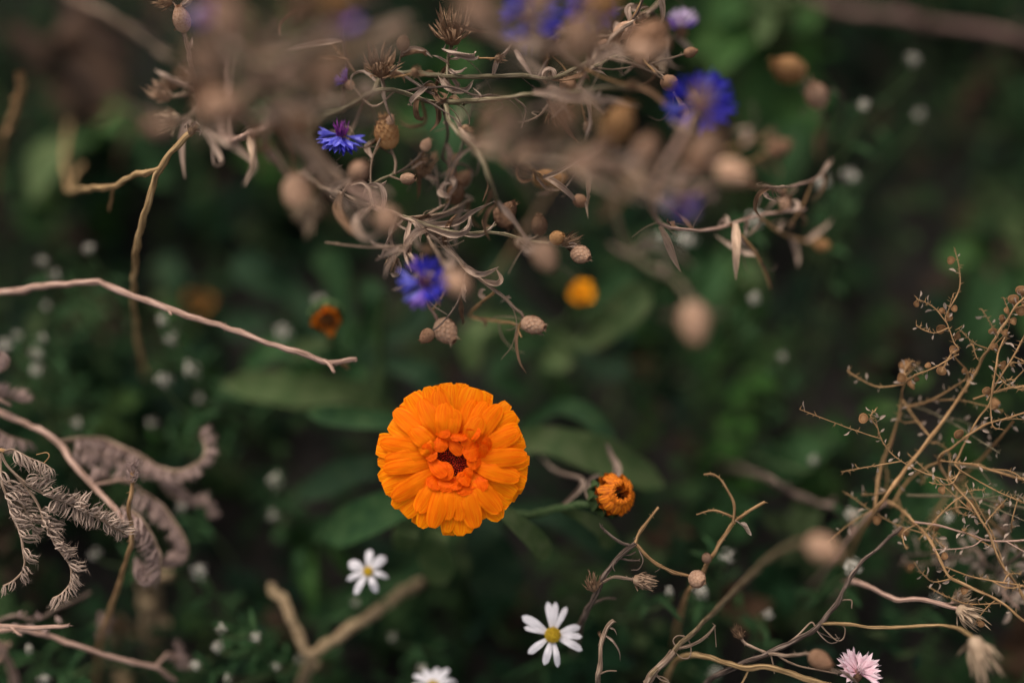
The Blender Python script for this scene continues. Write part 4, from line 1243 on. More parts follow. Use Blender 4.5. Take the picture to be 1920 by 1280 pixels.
leaf(T, [(380, 240, 6), (420, 300, 3), (400, 310, 3), (395, 260, 3)], 4, 'dry_leaf', 'linear', .5, 60)
leaf(T, [(378, 240, 8), (480, 300, 5), (455, 350, 5)], 5, 'dry_leaf', 'linear', .5, 60)
leaf(T, [(365, 130, 2), (355, 90, 0), (360, 70, 0)], 3.5, 'dry_leaf', 'linear', .5, 40)

# ------------------------------------------------------------------ golden bent stem and bare twig on the left
T, b = plant('bent_stem', 'golden brown forked stem with a small curled husk at its tip', 'dry stem', (280, 700))
w = branch(T, [b, (272, 700, 11), (256, 620, 7), (250, 540, 4), (258, 460, 1.8), (275, 390, .8), (290, 340, .4), (300, 318, .2), (322, 288, 0), (343, 262, -.2), (358, 248, -.2)], 1.5, 1.45, 'dry_stem_gold', name='stem')
branch(T, [(300, 318, .2), (272, 324, .8), (240, 334, 1.4), (212, 350, 2), (170, 353, 4), (138, 358, 8), (126, 350, 11), (122, 290, 15), (130, 230, 18)], 1.5, 1.3, 'dry_stem_gold')
branch(T, [(212, 350, 2), (208, 375, 3.5), (205, 395, 4)], .8, .5, 'dry_stem_tan')
branch(T, [(132, 355, 9), (145, 325, 11), (155, 308, 12)], 1.2, 1.2, 'dry_stem_gold')
head_on(T, 'cup', P(356, 250, -.2), DIR(48, 30), 7)
for pts in [[(358, 248, -.2), (366, 228, -.4), (376, 236, -.4)], [(358, 248, 0), (350, 235, -.3), (355, 225, -.3)], [(360, 246, 0), (378, 245, -.3), (374, 256, -.3)], [(356, 247, 0), (345, 238, 0), (350, 230, 0)]]:
    leaf(T, pts, 1.6, 'dry_leaf', 'linear', .6, 60, name='sepal')

T = Thing('bare_twig', 'bare pinkish brown twig with a forked tip above the marigold', 'twig', G(-260, 640))
b = G(-260, 640)
branch(T, [b, (-200, 600, 18), (-100, 562, 6), (25, 545, 3), (110, 533, 2.2), (182, 528, 2), (205, 537, 1.9), (330, 585, 1.5), (430, 617, 1.3), (520, 648, 1.2), (605, 676, 1.2), (640, 680, 1.3), (668, 674, 1.4)], 2.1, 1.15, 'dry_stem_pink', name='stem')
branch(T, [(606, 676, 1.2), (618, 683, 1.1), (627, 698, 1.0)], .95, .75, 'dry_stem_pink')
branch(T, [(636, 681, 1.4), (648, 687, 3), (652, 690, 3.5)], .8, .9, 'dry_stem_tan')
branch(T, [(316, 582, 1.5), (322, 590, 1.3)], .7, .3, 'dry_stem_pink', name='side_shoot')

# blurred woody stems behind
for lab, pts, r, m in [
    ('blurred pinkish brown stalk slanting through the shade beside the withered dock', [G(-60, -60), P(60, -40, 16), P(130, -5, 15), P(220, 38, 15), P(290, 85, 16), P(340, 125, 18), G(420, 200)], 1.5, 'dry_stem'),
    ('thick reddish brown stalk lying in the weeds behind the pale buds', [G(1500, -30), P(1560, 12, 26), P(1700, 36, 24), P(1800, 52, 23), P(1930, 75, 22), P(2050, 110, 24), G(2150, 150)], 2.6, 'dry_stem_red'),
    ('upright tan stalk in the shade beside the coiled flower spikes', [P(275, 1085, 11), P(284, 1140, 12.5), P(290, 1230, 15), G(300, 1330)], 4.4, 'branch_bark'),
    ('short olive stalk next to the upright tan stalk', [P(215, 1165, 13), P(225, 1230, 15), P(232, 1290, 17), G(245, 1360)], 4.6, 'branch_bark'),
    ('slim knobbly stalk beside the small weeds at the edge', [P(38, 138, 8), P(36, 185, 9), P(20, 235, 10), P(2, 280, 12), G(-20, 420)], 1.4, 'dry_stem_tan'),
    ('dark knobbly stalk lying between the arching stem and the seed pods', [G(1350, 870), P(1430, 893, 9), P(1480, 920, 8.5), P(1530, 940, 8.5), P(1575, 958, 9), G(1640, 1010)], 1.6, 'dry_stem_dark'),
    ('thin reddish stalk leaning beyond the curved daisy stems', [P(-20, 1190, 5), P(10, 1230, 6), P(30, 1290, 8), G(45, 1400)], 1.6, 'dry_stem_pink'),
]:
    T = Thing('dry_stalk', lab, 'stalk', pts[-1] if pts[-1].z < .01 else pts[0])
    T.part('stem', tube(pts, r, r * .9, 8), m)
    for k in range(5):
        i = rnd.randint(1, len(pts) - 2)
        p = pts[i].lerp(pts[i - 1], rnd.random())
        if p.z > .02:
            d = Vector((rnd.uniform(-1, 1), rnd.uniform(-1, 1), rnd.uniform(.2, 1))).normalized()
            T.part('knob', tube([p, p + d * r * .0016, p + d * r * .0028], r * .6, r * .45, 6, 3), m)

# broken branch below the smaller daisy
b = G(560, 1330)
T = Thing('broken_branch', 'thick broken tan branch forking below the smaller daisy', 'branch', b)
branch(T, [b, (562, 1300, 10), (570, 1265, 8), (585, 1222, 7)], 3.0, 3.0, 'branch_bark', name='stem')
branch(T, [(582, 1228, 7), (620, 1205, 7.5), (660, 1176, 8), (700, 1150, 8.5), (740, 1122, 9), (790, 1090, 11)], 2.8, 2.9, 'branch_bark')
branch(T, [(580, 1228, 7), (562, 1195, 7), (548, 1160, 7), (530, 1125, 7.5), (508, 1098, 8.5)], 2.6, 2.3, 'branch_bark')
branch(T, [(570, 1265, 8), (590, 1250, 8), (595, 1240, 8)], 1.5, 1.2, 'branch_bark')

# ------------------------------------------------------------------ coiled dry flower spikes on the left
def spike_arm(T, pts, r, kind, size, step, side, t0=.0, t1=1.0, m='dry_stem'):
    """stem carrying two rows of calyces on one side (side: +1 left of travel, -1 right)"""
    w = [P(*p) for p in pts]
    T.part('branch', tube(w, r, r * .6, 6), m)
    sp = spline(w, 12)
    L = [0]
    for i in range(1, len(sp)):
        L.append(L[-1] + (sp[i] - sp[i - 1]).length)
    s = L[-1] * t0
    row = 0
    while s < L[-1] * t1:
        i = next(k for k in range(len(L)) if L[k] >= s or k == len(L) - 1)
        t = (sp[min(i + 1, len(sp) - 1)] - sp[max(i - 1, 0)]).normalized()
        out = t.cross(-FWD).normalized() * -side
        row += 1
        tow = -FWD * (.75 if row % 2 else -.35) * rnd.uniform(.5, 1.2)
        d = (out * rnd.uniform(.6, 1.2) + tow + t * rnd.uniform(.1, 1.3) + Vector((rnd.uniform(-.25, .25), rnd.uniform(-.25, .25), 0))).normalized()
        k = size * .00140 * (1.0 - .35 * (s / L[-1])) * rnd.uniform(.8, 1.15)
        T.inst('calyx', rnd.choice(CALYX[kind]), frame_at(sp[i], d, k, rnd.uniform(0, 6.28)))
        s += step * .00165 * rnd.uniform(.4, 1.6)


b = G(-150, 1020)
T = Thing('coiled_spike_plant', 'dry hairy plant with drooping grey-brown flower spikes in sharp detail', 'dry plant', b)
branch(T, [b, (-120, 1000, 16), (-60, 880, 4), (-20, 848, .5), (8, 845, 0)], 1.5, .9, 'dry_stem_tan', name='stem')
spike_arm(T, [(8, 845, 0), (22, 842, 0), (38, 850, 0), (60, 860, 0), (82, 868, 0), (98, 880, 0)], .45, 'dry', 5.0, 1.15, -1, .2)
spike_arm(T, [(2, 848, 0), (12, 870, 0), (30, 890, 0), (55, 908, 0), (90, 930, 0), (130, 944, 0), (170, 962, 0), (205, 980, 0), (238, 1000, 0)], .55, 'dry', 5.6, 1.0, 1, .25)
spike_arm(T, [(95, 925, .3), (140, 950, .3), (180, 970, .3), (225, 996, .3)], .4, 'dry', 4.6, 1.2, -1, .1)
spike_arm(T, [(0, 850, 0), (4, 900, 0), (18, 950, 0), (32, 985, 0), (42, 1020, 0), (46, 1050, 0), (40, 1072, 0), (25, 1088, 0), (6, 1098, 0)], .5, 'dry', 5.0, 1.7, 1, .12)
spike_arm(T, [(28, 888, .3), (58, 925, .3), (76, 955, .3), (84, 980, .2), (100, 1012, .2), (118, 1040, .2), (134, 1066, .2), (132, 1092, .2), (116, 1112, .2), (98, 1122, .2)], .5, 'dry', 5.2, 1.15, 1, .3)
spike_arm(T, [(14, 900, .5), (40, 940, .5), (60, 980, .5), (62, 1010, .6)], .4, 'dry', 4.8, 1.3, 1, .1)
branch(T, [(82, 868, 0), (92, 855, 0), (86, 848, 0), (68, 852, 0)], .3, .2, 'dry_stem_tan', sub=6)

b = G(-200, 900)
T = Thing('coiled_spike_plant', 'dry plant with furry curled pinkish spikes like caterpillars', 'dry plant', b)
branch(T, [b, (-160, 860, 16), (-80, 760, 6), (0, 775, 4), (60, 800, 3.5), (112, 832, 3.5), (135, 865, 3.2), (175, 910, 3), (215, 952, 2.5), (238, 978, 2.3)], 1.7, 1.2, 'dry_stem_pink', name='stem')
spike_arm(T, [(108, 828, 3.6), (180, 822, 5), (250, 848, 5.5), (310, 880, 5.2), (350, 880, 5), (378, 862, 5), (386, 838, 5.2), (376, 815, 5.4)], .9, 'pink', 6.0, 1.0, -1, .12)
spike_arm(T, [(140, 845, 4), (190, 850, 5), (240, 872, 5.4), (285, 880, 5.6)], .6, 'pink', 5.2, 1.1, -1)
spike_arm(T, [(228, 950, 2.4), (265, 975, 2.4), (288, 1010, 2.5), (302, 1050, 2.6), (296, 1085, 2.7), (275, 1098, 2.8), (254, 1082, 3), (252, 1060, 3.2)], .9, 'pink', 6.2, .9, -1)
spike_arm(T, [(260, 920, 4.5), (300, 945, 5), (330, 985, 5), (350, 1020, 5), (345, 1050, 5), (322, 1062, 4.6), (300, 1060, 4)], .8, 'pink', 6.0, 1.0, -1)
spike_arm(T, [(290, 890, 6), (320, 925, 6.5), (352, 945, 6.5), (382, 950, 7), (392, 970, 7)], .8, 'pink', 6.0, 1.0, 1)
branch(T, [(175, 910, 3), (230, 900, 4), (262, 915, 4.6)], .8, .8, 'dry_stem_pink')
spike_arm(T, [(170, 905, 3.2), (205, 895, 4), (240, 905, 4.5)], .6, 'pink', 5, 1.2, 1)
branch(T, [(200, 830, 5), (270, 862, 5.8), (292, 892, 6)], .8, .8, 'dry_stem_pink')
# its companion stem that drops into the dark
b = G(170, 1350)
T = Thing('dry_stalk', 'slim stalk with a short budded tip standing among the curled furry spikes', 'stalk', b)
branch(T, [b, (178, 1280, 12), (190, 1195, 7), (215, 1120, 4), (240, 1040, 2), (246, 990, 1.4), (242, 950, 1), (248, 905, .8), (252, 880, .8)], 1.5, .75, 'dry_stem_tan', name='stem')
for k in range(9):
    T.inst('calyx', rnd.choice(CALYX['pink']), frame_at(P(246 + k % 3 * 4, 905 - k * 4, .8), DIR(rnd.uniform(20, 160), 30), .0042))
for k in range(7):
    T.inst('calyx', rnd.choice(CALYX['pink']), frame_at(P(190 + k % 3 * 8, 1200 - k * 6, 7), DIR(rnd.uniform(20, 160), 30), .006))

b = G(-180, 760)
T = Thing('coiled_spike_plant', 'withered plant of short furry brown spikes at the edge above the curled ones', 'dry plant', b)
branch(T, [b, (-120, 740, 10), (-60, 720, 4), (-10, 745, 3), (20, 760, 3.2)], 1.2, .8, 'dry_stem_pink', name='stem')
spike_arm(T, [(-40, 690, 2.5), (-10, 700, 2.5), (12, 690, 2.5), (18, 672, 2.5)], .7, 'pink', 6.5, .9, 1)
spike_arm(T, [(-20, 742, 3), (15, 745, 3.5), (45, 755, 4)], .6, 'pink', 6, 1.2, 1)
spike_arm(T, [(-30, 790, 3), (10, 815, 3.6), (60, 830, 4)], .6, 'pink', 6, 1.2, -1)
branch(T, [(-60, 720, 4), (-50, 700, 3), (-40, 690, 2.5)], .8, .7, 'dry_stem_pink')
branch(T, [(-60, 720, 4), (-45, 760, 3.5), (-30, 790, 3)], .8, .7, 'dry_stem_pink')

b = G(-140, 1330)
T = Thing('dry_stalk', 'dry pinkish stalks lying crosswise beneath the sharp drooping spikes', 'stalk', b)
branch(T, [b, (-100, 1260, 8), (-50, 1190, 3), (0, 1172, 1.5), (60, 1176, 1), (128, 1172, .8)], 1.3, .9, 'dry_stem_pink', name='stem')
branch(T, [(-40, 1186, 2.6), (30, 1178, 2.5), (90, 1192, 3), (150, 1212, 3.2), (220, 1235, 3.6), (290, 1252, 4.2), (330, 1275, 5)], 1.4, 1.2, 'dry_stem_pink')
branch(T, [(-50, 1190, 3), (20, 1155, 4), (70, 1160, 4), (110, 1140, 4.5), (170, 1110, 5.5)], 1.0, .8, 'dry_stem_dark')
branch(T, [(20, 1174, 1.2), (32, 1185, 1), (40, 1190, 1)], .7, .5, 'dry_stem_pink')
for k in range(8):
    T.inst('calyx', rnd.choice(CALYX['pink']), frame_at(P(20 + k * 12, 1160 + rnd.uniform(-8, 18), 3), DIR(rnd.uniform(0, 360), 30), .0045))
for k in range(10):
    T.inst('calyx', rnd.choice(CALYX['pink']), frame_at(P(330 + k * 2, 1215 + k * 4, 6), DIR(rnd.uniform(0, 360), 30), .005))
branch(T, [(290, 1252, 4.2), (318, 1225, 5.5), (345, 1255, 6)], .9, .6, 'dry_stem_pink')

# ------------------------------------------------------------------ daisies
def daisy(label, cx, cy, dz, z, petals, disc_r, basepix):
    b = G(*basepix)
    T = Thing('daisy', label, 'daisy', b, None)
    c = P(cx, cy, dz)
    z = z.normalized()
    T.part('stem', tube([c - z * .003, c - z * .02 + Vector((0, .006, -.02)), c.lerp(b, .6), b], .75, 1.0, 7), 'stem_green')
    M = frame_at(c, z)
    g = []
    q = random.Random(cx)
    R0 = disc_r * .001
    g.append(lathe([(R0 * .3, -R0 * .9), (R0 * .9, -R0 * .4), (R0, 0), (R0 * .85, R0 * .4), (R0 * .5, R0 * .75), (R0 * .1, R0 * .85)], 12))
    for k in range(90):
        r = R0 * math.sqrt((k + .5) / 90)
        a = k * 2.39996
        h = R0 * .85 * math.sqrt(max(0, 1 - (r / R0) ** 2 * .85))
        sh = lathe([(R0 * .075, -R0 * .1), (R0 * .085, R0 * .06), (R0 * .03, R0 * .13)], 5)
        ce = Vector((r * math.cos(a), r * math.sin(a), h + q.uniform(-.03, .06) * R0))
        g.append(([v + ce for v in sh[0]], sh[1], sh[2]))
    head = T.part('flower_head', xform(join(*g), M), 'yellow_disc')
    for a, ln, w, droop in petals:
        aa = R(a)
        d = Vector((math.cos(aa), math.sin(aa), 0))
        l = ln * .001
        pts = [d * R0 * .8, d * (R0 + l * .5) + Vector((0, 0, l * .10)), d * (R0 + l) + Vector((0, 0, -l * droop))]
        T.part('petal', xform(ribbon(pts, w * .86, 'petal', Vector((0, 0, 1)), -.25, rnd.uniform(-22, 22), .08, 6, 5, .25, .10, rnd.random()), M), 'white_petal', head)
    for k in range(5):
        t = rnd.uniform(.3, .8)
        p = c.lerp(b, t)
        d = Vector((rnd.uniform(-1, 1), rnd.uniform(-1, 1), .4)).normalized() * rnd.uniform(.015, .03)
        leaf(T, [p, p + d * .5, p + d], 2.2, 'leaf_green', 'linear', .4, 30)


daisy('larger white daisy with eleven petals and a yellow centre', 1036, 1190, 1.6, DIR(80, 68),
      [(98, 9.6, 3.0, .1), (84, 9.4, 2.8, .05), (63, 9.0, 2.6, .1), (19, 8.0, 3.2, .15), (-1, 8.0, 3.0, .1), (-25, 9.2, 3.4, .1), (-80, 8.6, 2.6, .2), (-106, 8.0, 3.2, .2), (-144, 8.0, 3.2, .25), (164, 7.8, 2.6, .2), (148, 10.2, 3.8, .1)], 3.0, (1010, 1270))
daisy('smaller white daisy with seven loose petals under the marigold', 690, 1071, 3.8, DIR(85, 66),
      [(88, 7.0, 3.4, .1), (43, 7.0, 4.2, .1), (-12, 6.0, 2.8, .3), (-66, 6.6, 3.4, .3), (-119, 8.0, 3.2, .15), (200, 6.6, 2.6, .3), (155, 6.6, 4.6, .2)], 1.9, (700, 1130))
daisy('white daisy half cut off by the frame below the broken branch', 812, 1288, 4.0, DIR(85, 40),
      [(60, 8.2, 3.4, .0), (85, 7.4, 3.4, .1), (112, 7.2, 3.2, .1), (140, 7.6, 3.0, .2), (30, 7.6, 3.0, .3), (180, 7.6, 3.0, .3), (220, 7.6, 3, .3), (270, 7.6, 3, .3), (320, 7.6, 3, .3)], 2.6, (830, 1360))

# ------------------------------------------------------------------ dry twigs, lower right
b = G(1060, 1290)
T = Thing('cornflower_plant', 'small dry cornflower twig with one round bud and two bristly heads beside the larger daisy', 'cornflower', b)
branch(T, [b, (1070, 1260, 14), (1085, 1190, 4), (1098, 1150, 2), (1120, 1110, .8), (1132, 1085, .2), (1150, 1055, 0), (1172, 1030, 0), (1192, 1018, 0)], 1.5, 1.2, 'dry_stem_dark', name='stem')
branch(T, [(1190, 1020, 0), (1196, 1004, 0), (1210, 980, -.2), (1234, 951, -.4)], .85, .7, 'dry_stem_tan')
branch(T, [(1192, 1020, 0), (1212, 1042, 0), (1240, 1062, 0), (1270, 1075, .2), (1300, 1081, .4)], .95, .7, 'dry_stem_tan', 'tan', 7.6, hd=(-20, 62))
branch(T, [(1180, 1022, 0), (1165, 1018, 0), (1148, 1006, 0), (1136, 996, 0), (1126, 987, 0)], .8, .5, 'dry_stem_dark')
branch(T, [(1132, 1090, .2), (1150, 1082, 0), (1170, 1083, 0), (1192, 1086, 0)], .75, .8, 'dry_stem', 'shaggy', 11, hd=(-10, 15))
branch(T, [(1130, 1092, .2), (1118, 1098, .2), (1112, 1102, .2)], .6, .6, 'dry_stem_dark', 'cup', 10, hd=(95, 35))
for pts, r in [([(1152, 1052, 0), (1160, 1046, 0), (1180, 1050, 0), (1200, 1051, 0)], .6), ([(1158, 1048, 0), (1150, 1060, -.2), (1153, 1070, -.2)], .4), ([(1198, 1030, 0), (1206, 1050, -.2), (1198, 1066, -.2), (1184, 1068, -.2)], .35), ([(1160, 1040, 0), (1180, 1040, 0), (1192, 1034, 0)], .5), ([(1240, 1062, 0), (1235, 1068, 0), (1228, 1072, 0)], .3), ([(1196, 1006, 0), (1188, 1010, 0)], .5), ([(1105, 1135, 1.6), (1130, 1122, 1.8), (1155, 1122, 2)], .6), ([(1090, 1155, 2.5), (1095, 1170, 2.6)], .5)]:
    branch(T, pts, r, r * .6, 'dry_stem_dark', sub=6)

b = G(1270, 1230)
T = Thing('dry_stalk', 'dry twig splitting into thin hooked tips behind the round bud', 'stalk', b)
branch(T, [b, (1268, 1190, 9), (1285, 1120, 3.5), (1310, 1085, 2), (1330, 1050, 1.2), (1352, 1015, .8), (1374, 980, .6), (1400, 962, .4), (1434, 941, .2)], 1.3, .7, 'dry_stem_tan', name='stem')
branch(T, [(1375, 980, .6), (1376, 950, .5), (1368, 925, .5), (1352, 900, .5), (1336, 888, .5), (1320, 889, .5)], .75, .5, 'dry_stem_tan')
branch(T, [(1375, 970, .6), (1360, 963, .5), (1340, 957, .5), (1322, 959, .5), (1306, 964, .5)], .7, .4, 'dry_stem_tan')
for k in range(4):
    T.inst('seed_husk', FLAKE, frame_at(P(1380 + k * 4, 976 + k * 3, .4), DIR(-25 - k * 8, 20), .003))
head_on(T, 'tan', P(1327, 1050, 1.2), DIR(120, 50), 4.5)

b = G(1125, 1390)
T = Thing('dry_stalk', 'short broken grey stalk with a curled dry leaf right of the larger daisy', 'stalk', b)
branch(T, [b, (1118, 1340, 8), (1120, 1285, 1), (1124, 1240, 0), (1128, 1200, 0), (1138, 1178, 0), (1150, 1163, 0)], 1.3, 1.0, 'dry_stem', name='stem')
leaf(T, [(1134, 1190, 0), (1150, 1200, -.3), (1162, 1220, -.3), (1163, 1240, -.2)], 1.4, 'dry_leaf', 'linear', .5, 60)
leaf(T, [(1140, 1175, 0), (1152, 1178, 0), (1157, 1190, 0)], 1.2, 'dry_leaf', 'linear', .5, 60)
branch(T, [(1125, 1262, 0), (1140, 1257, 0), (1156, 1257, 0)], .5, .3, 'dry_stem')
leaf(T, [(1126, 1195, 0), (1122, 1185, .2), (1128, 1180, .2)], 1.8, 'dry_leaf_brown', 'linear', .5, 30)

b = G(1130, 1400)
T = Thing('cornflower_plant', 'dry cornflower with a long arching brown stem ending in one blurred tan bud', 'cornflower', b)
branch(T, [b, (1170, 1340, 6), (1212, 1280, .3), (1240, 1245, 0), (1268, 1214, 0), (1300, 1185, -.5), (1350, 1135, -2.4), (1400, 1085, -4.5), (1450, 1040, -6.5), (1495, 1018, -8.5), (1520, 1018, -9.5)], 1.05, 1.05, 'dry_stem_olive', 'tan', 10.5, name='stem', hd=(-20, 45))
for pts, r in [([(1268, 1214, 0), (1262, 1200, 0), (1272, 1191, 0), (1288, 1196, -.2), (1296, 1215, -.2), (1292, 1232, -.2), (1278, 1232, -.1), (1266, 1222, 0)], .4), ([(1268, 1214, 0), (1300, 1208, -.2), (1325, 1192, -.3), (1341, 1172, -.4)], .9), ([(1340, 1175, -.3), (1342, 1200, 0), (1343, 1212, 0)], .3), ([(1238, 1248, 0), (1246, 1236, 0), (1262, 1222, 0), (1266, 1216, 0)], .6), ([(1230, 1262, 0), (1240, 1274, 0), (1256, 1280, 0)], .5), ([(1225, 1268, 0), (1240, 1268, 0), (1254, 1276, 0)], .4), ([(1288, 1198, -.2), (1282, 1190, 0)], .3)]:
    branch(T, pts, r, r * .6, 'dry_stem', sub=6)
T.part('stem', tube([P(1212, 1280, 0), P(1232, 1256, -.05), P(1262, 1222, -.05)], 1.5, 1.3, 8), 'dry_stem')

b = G(1330, 1390)
T = Thing('cornflower_plant', 'dark dry cornflower stalk forking to a golden stem with a shaggy pale head', 'cornflower', b)
branch(T, [b, (1300, 1330, 8), (1330, 1275, 1.5), (1390, 1245, .5), (1440, 1225, .1), (1490, 1200, 0), (1535, 1172, 0), (1552, 1152, 0), (1580, 1110, 0), (1605, 1065, .2), (1640, 1030, .6), (1690, 988, 1.2)], 1.5, .8, 'dry_stem_dark', name='stem')
branch(T, [(1540, 1168, 0), (1580, 1168, 0), (1640, 1176, 0), (1710, 1174, -.2), (1770, 1172, -.6), (1805, 1182, -2), (1828, 1198, -3.2)], .8, .8, 'dry_stem_gold')
head_on(T, 'pale', P(1826, 1196, -3.2), DIR(-75, 15), 17)
branch(T, [(1540, 1172, 0), (1552, 1185, 0), (1570, 1200, 0), (1582, 1196, 0), (1584, 1178, 0), (1574, 1168, 0)], .4, .3, 'dry_stem', sub=6)
branch(T, [(1530, 1178, 0), (1545, 1198, -.2), (1558, 1206, -.2), (1572, 1200, -.2), (1566, 1188, 0)], .4, .25, 'dry_stem_dark', sub=6)
branch(T, [(1525, 1180, 0), (1560, 1195, .3), (1575, 1195, .3)], .4, .25, 'dry_stem_dark', sub=6)
branch(T, [(1572, 1125, 0), (1588, 1124, 0), (1597, 1126, 0), (1597, 1140, 0)], .4, .3, 'dry_stem', sub=4)
branch(T, [(1530, 1176, 0), (1520, 1166, 0), (1500, 1186, 0), (1470, 1210, 0)], .5, .4, 'dry_stem', sub=6)
branch(T, [(1440, 1225, .1), (1400, 1208, .2), (1388, 1192, .3)], .7, .6, 'dry_stem', 'cup', 8, hd=(120, 30))
branch(T, [(1440, 1225, .1), (1480, 1228, -1), (1510, 1224, -1.8), (1522, 1228, -2.2)], .8, .7, 'dry_stem', 'brown', 8.5, hd=(-25, 40))
branch(T, [(1450, 1222, 0), (1480, 1240, 0), (1520, 1252, 0), (1570, 1262, 0)], .6, .4, 'dry_stem')
branch(T, [(1445, 1224, 0), (1450, 1245, 0), (1452, 1262, 0)], .4, .3, 'dry_stem')

b = G(1280, 1400)
T = Thing('bent_stem', 'smooth golden stem curving along beneath the dark forked stalk', 'dry stem', b)
branch(T, [b, (1240, 1330, 8), (1262, 1245, 3), (1305, 1228, 1.5), (1350, 1240, .6), (1402, 1252, 0), (1440, 1250, -.2), (1480, 1262, -.4), (1530, 1278, -.6), (1600, 1300, 0)], 1.2, 1.4, 'dry_stem_gold', name='stem')
branch(T, [(1405, 1252, 0), (1398, 1268, 0), (1390, 1282, 0)], .6, .5, 'dry_stem_gold')

b = G(1640, 1420)
T = Thing('cornflower_plant', 'pale pink cornflower at the lower edge among dry stems', 'cornflower', b)
branch(T, [b, (1620, 1380, 8), (1608, 1310, 1), (1606, 1278, .2)], 1.2, 1.0, 'dry_stem_green', name='stem')
cornflower(T, P(1610, 1258, 0), DIR(70, 35), 16, 'pink', 13, 74, 'brown', tuft=TUFT_PINK, angles=[160, 140, 118, 98, 78, 58, 40, 22, 5, -12, -30, 190, 215], ln=.0080)
branch(T, [(1606, 1278, .2), (1585, 1262, -2), (1560, 1256, -3)], .8, .6, 'dry_stem')

# ------------------------------------------------------------------ dry seed-pod plants on the right
def podded(T, pts, r0, r1, m='dry_stem_tan', pods=0, flakes=0, t0=.0, t1=1.0, psize=3.7, fsize=2.4):
    w = [p if isinstance(p, Vector) else P(*p) for p in pts]
    sp = spline(w, 10)
    st = []
    for k in range(int(4 + 3 * len(w))):
        q = sp[rnd.randint(len(sp) // 4, len(sp) - 1)]
        d = Vector((rnd.uniform(-1, 1), rnd.uniform(-1, 1), rnd.uniform(-.4, 1))).normalized()
        st.append(spike(q, q + d * (r0 * .0006 + rnd.uniform(.0006, .0022)), .00014))
    T.part('branch', join(tube(w, r0 * .44, r1 * .52, 8), *st), m)
    n = len(sp)
    if r0 > .55:
        for k in range(max(1, len(w) // 2)):
            i = crl.randint(n // 3, n - 2)
            q = sp[i]
            if q.z < .1:
                continue
            tg = (sp[i + 1] - sp[i - 1]).normalized()
            d = (tg * crl.uniform(.3, 1) + Vector((crl.uniform(-1, 1), crl.uniform(-1, 1), crl.uniform(-.5, .6)))).normalized()
            e = Vector((crl.uniform(-1, 1), crl.uniform(-1, 1), crl.uniform(-.6, .8))).normalized()
            l = crl.uniform(.008, .024)
            podded(T, [q, q + d * l * .5, q + d * l * .8 + e * l * .2, q + d * l + e * l * .45], .5, .3, m, crl.choice([0, 0, 1]), crl.randint(2, 6), .25)
    for kind, cnt in (('p', pods), ('f', (flakes * 2 + 2) // 3)):
        for k in range(cnt):
            t = t0 + (t1 - t0) * (k + rnd.uniform(.1, .9)) / cnt
            i = min(n - 2, int(t * (n - 1)))
            tg = (sp[i + 1] - sp[max(0, i - 1)]).normalized()
            side = tg.cross(-FWD).normalized() * (1 if k % 2 else -1)
            d = (side + tg * rnd.uniform(.1, .9) - FWD * rnd.uniform(-.4, .5)).normalized()
            if kind == 'p':
                y = (-FWD + Vector((rnd.uniform(-.7, .7), rnd.uniform(-.7, .7), rnd.uniform(-.4, .4)))).normalized()
                x = y.cross(d).normalized()
                y = d.cross(x)
                M = Matrix((x, y, d)).transposed().to_4x4()
                M.translation = sp[i] + d * .0006
                T.inst('seed_pod', POD, M @ Matrix.Scale(psize * .001 * rnd.uniform(.6, 1.15), 4))
            else:
                st = sp[i]
                T.inst('seed_husk', FLAKE, frame_at(st, d, fsize * .001 * rnd.uniform(.45, 1.15), rnd.uniform(0, 6.28)))


def podplant(label, basepix):
    b = G(*basepix)
    return Thing('seed_pod_plant', label, 'dry plant', b), b


T, b = podplant('dry tan plant with round flat seed pods strung up to its two highest tips', (1600, 1080))
podded(T, [b, (1590, 1040, 10), (1640, 960, 1.6), (1690, 890, 1.6), (1745, 820, 1.6), (1795, 750, 1.6), (1832, 692, 1.5), (1862, 640, .4), (1885, 605, .2), (1905, 575, 0), (1925, 550, 0)], 1.9, .7, pods=9, flakes=16, t0=.72, t1=.98)
podded(T, [(1810, 735, 1.6), (1815, 700, 1.6), (1790, 668, .6), (1798, 655, 0), (1788, 640, 0), (1778, 612, 0), (1772, 595, 0), (1779, 580, 0), (1788, 550, 0)], .7, .25, pods=6, flakes=7, t0=.35, t1=.9)
podded(T, [(1798, 664, 0), (1775, 676, 0), (1745, 692, 0), (1715, 704, .4), (1696, 720, 1.2), (1690, 745, 2), (1685, 780, 2.6), (1670, 830, 3), (1650, 880, 3.2), (1640, 960, 2)], .6, 1.0, pods=5, flakes=9, t0=.1, t1=.5)
podded(T, [(1745, 820, 1.6), (1720, 790, 2.6), (1690, 748, 3)], .9, .6, flakes=6, t0=.1)
podded(T, [(1690, 765, 3), (1740, 752, 2.4), (1790, 725, 1.6), (1812, 710, 1.4)], .8, .5, flakes=9, t0=.2)
podded(T, [(1690, 755, 3), (1740, 770, 2.8), (1780, 790, 2.4), (1810, 808, 2.2)], .7, .5, 'dry_stem_green', flakes=6, t0=.3)
podded(T, [(1814, 650, .2), (1824, 646, 0), (1828, 660, 0), (1832, 672, 0)], .35, .3, flakes=1)

